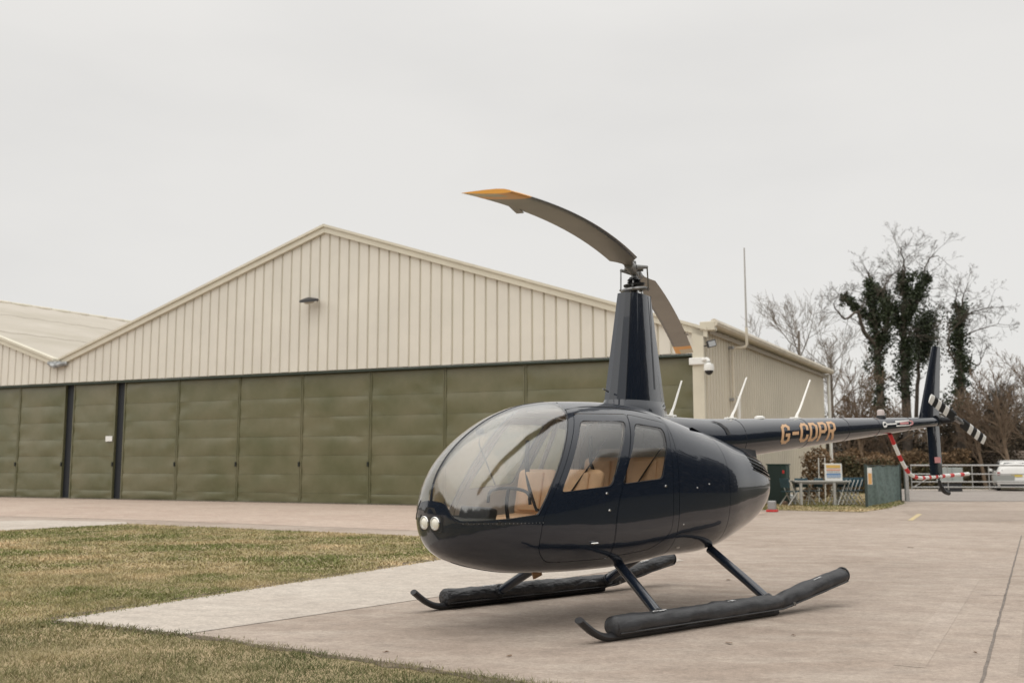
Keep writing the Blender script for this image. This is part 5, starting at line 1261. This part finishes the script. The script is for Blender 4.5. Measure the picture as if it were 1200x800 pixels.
# pale sack by the wall
def lump(name, loc, s_, m2, label, cat, seed):
    g_ = random.Random(seed); bm = bmesh.new(); bmesh.ops.create_icosphere(bm, subdivisions=3, radius=1)
    for v in bm.verts:
        n_ = v.co.normalized(); k = 1 + .13 * math.sin(3 * n_.x + seed) * math.cos(4 * n_.y) + .06 * math.sin(9 * n_.z + 7 * n_.x); v.co = Vector((n_.x * s_[0] * k, n_.y * s_[1] * k, max(n_.z * s_[2] * k, -s_[2] * .55)))
    me = bpy.data.meshes.new(name); bm.to_mesh(me); bm.free(); me.materials.append(m2); me.polygons.foreach_set('use_smooth', [True] * len(me.polygons))
    o = bpy.data.objects.new(name, me); COL.objects.link(o); o.location = loc; return tag(o, label, cat)
lump('sack', (9.25, 34.2, .17), (.30, .2, .19), M_white, 'crumpled white sack on the grass between cabinet and table', 'sack', 2)
lump('stone', (8.95, 33.5, .06), (.10, .09, .08), mat('reddish_stone', (.32, .22, .17), .9), 'small reddish stone beside the utility cabinet', 'stone', 5)
# timber fence beyond the road
M_timber = mat('weathered_timber', (.30, .24, .20), .9, col2=(.42, .35, .30), scale=3, stretch=(1, 1, 9), island=.2)
tf_ = empty('timber_fence', (27.05, 60, 0), 0, 'weathered timber fence of horizontal slats behind the white car', 'fence')
for b_ in range(3):
    for k in range(13):
        mb = MB(); mb.box((.9 + b_ * 1.85, rng.normal(0, .006), .12 + k * .162), (1.72, .022, .125)); mb.build('slat', M_timber, tf_)
for k in range(4):
    mb = MB(); mb.box((-.02 + k * 1.85, .0, 1.08), (.10, .10, 2.2)); mb.build('post', M_timber, tf_)
# grey tank / cabinet on legs
gc = empty('equipment_cabinet', (21.5, 50, 0), 0, 'grey metal equipment cabinet on a dark stand beyond the gate', 'cabinet')
mb = MB(); mb.box((0, 0, .80), (1.06, .6, .72), ch=.015); mb.build('cabinet_body', mat('cabinet_grey', (.34, .37, .35), .6, var=.06, scale=2), gc)
mb = MB(); mb.box((0, 0, .2), (.95, .55, .4)); mb.build('stand', M_black, gc)
mb = MB(); mb.box((0, -.31, .8), (.02, .02, .66)); mb.build('door_seam', M_grey, gc)

# ------------------------------------------------------------------ parked car beyond the gate (rear view)
M_carw = mat('white_car_paint', (.72, .72, .70), .25, coat=.6)
M_carg = mat('car_glass', (.02, .025, .028), .25, spec=.12)
car = empty('parked_car', (25.05, 50.5, 0), R(-21), 'white hatchback parked with its rear to the road beyond the gate', 'car')
def sx(w0, w1, z0, z1, y): return None
secs = [  # (y, half width low, half width sill, half width belt, half width roof, z belt, z roof)
 (-.0, .78, .86, .80, .60, .95, 1.00), (.06, .82, .89, .84, .62, .98, 1.20), (.25, .84, .91, .87, .66, .98, 1.44), (.7, .85, .92, .88, .68, .98, 1.52), (1.8, .85, .92, .88, .67, .96, 1.53), (2.6, .85, .92, .87, .62, .95, 1.40), (3.2, .85, .91, .86, .60, .93, 1.00), (3.9, .80, .86, .80, .55, .80, .84), (4.1, .70, .76, .70, .5, .6, .64)]
v = []; 
for (y, a, b_, c, d, zb_, zr) in secs:
    h = [(0, .22), (a, .24), (b_, .45), (b_, .7), (c, zb_), (d, zr - .05), (d - .12, zr), (0, zr + .02)]
    v += [(x, y, z) for x, z in h] + [(-x, y, z) for x, z in h[-2:0:-1]]
n = 14; f = [(i * n + j, i * n + (j + 1) % n, (i + 1) * n + (j + 1) % n, (i + 1) * n + j) for i in range(len(secs) - 1) for j in range(n)] + [tuple(range(n))[::-1], tuple((len(secs) - 1) * n + j for j in range(n))]
mb = MB(); mb.add(v, f); mb.build('car_body', M_carw, car, smooth=True, angle=40)
mb = MB(); mb.add([(-.66, .018, 1.01), (.66, .018, 1.01), (.53, .20, 1.40), (-.53, .20, 1.40), (-.66, .05, 1.0), (.66, .05, 1.0), (.53, .24, 1.39), (-.53, .24, 1.39)], [(0, 1, 2, 3), (7, 6, 5, 4), (0, 4, 5, 1), (1, 5, 6, 2), (2, 6, 7, 3), (3, 7, 4, 0)]); mb.build('rear_window', M_carg, car)
for s_ in (1, -1):
    for (a, b_) in ((.35, 1.3), (1.36, 2.3)):
        mb = MB(); mb.add([(s_ * .885, a, 1.0), (s_ * .885, b_, 1.0), (s_ * .72, b_, 1.42), (s_ * .70, a + .1, 1.40), (s_ * .86, a, 1.0), (s_ * .86, b_, 1.0), (s_ * .70, b_, 1.40), (s_ * .68, a + .1, 1.38)], [(0, 1, 2, 3), (7, 6, 5, 4), (0, 4, 5, 1), (1, 5, 6, 2), (2, 6, 7, 3), (3, 7, 4, 0)]); mb.build('side_window', M_carg, car)
    mb = MB(); mb.box((s_ * .80, .0, .82), (.13, .08, .24), ch=.02); mb.build('tail_light', mat('tail_light_red', (.30, .03, .03), .2), car)
    mb = MB(); mb.box((s_ * 1.0, 2.5, 1.02), (.2, .12, .14), ch=.03); mb.build('wing_mirror', M_carw, car)
    for y in (.72, 3.25):
        vv, ff = lathe([(.2, -.1), (.31, -.1), (.32, -.06), (.32, .06), (.31, .1), (.2, .1)], 20); mb = MB(); mb.add(xf(vv, Matrix.Translation((s_ * .80, y, .32)) @ Matrix.Rotation(R(90), 4, 'Y')), ff); wh = mb.build('wheel', M_panelblk, car, smooth=True)
        vv, ff = lathe([(.05, .105), (.19, .102), (.2, .0)], 14); mb = MB(); mb.add(xf(vv, Matrix.Translation((s_ * .80, y, .32)) @ Matrix.Rotation(R(90) * s_, 4, 'Y')), ff); mb.build('wheel_rim', M_steel, wh, smooth=True)
mb = MB(); mb.box((0, -.02, .46), (1.74, .14, .26), ch=.04); mb.build('rear_bumper', mat('bumper_silver', (.55, .55, .54), .35), car)
mb = MB(); mb.box((0, -.01, .28), (1.5, .1, .12)); mb.build('bumper_underside', M_black, car)
mb = MB(); mb.box((0, -.03, .76), (.52, .015, .11)); mb.build('number_plate', mat('plate_yellow', (.62, .48, .10), .5), car)
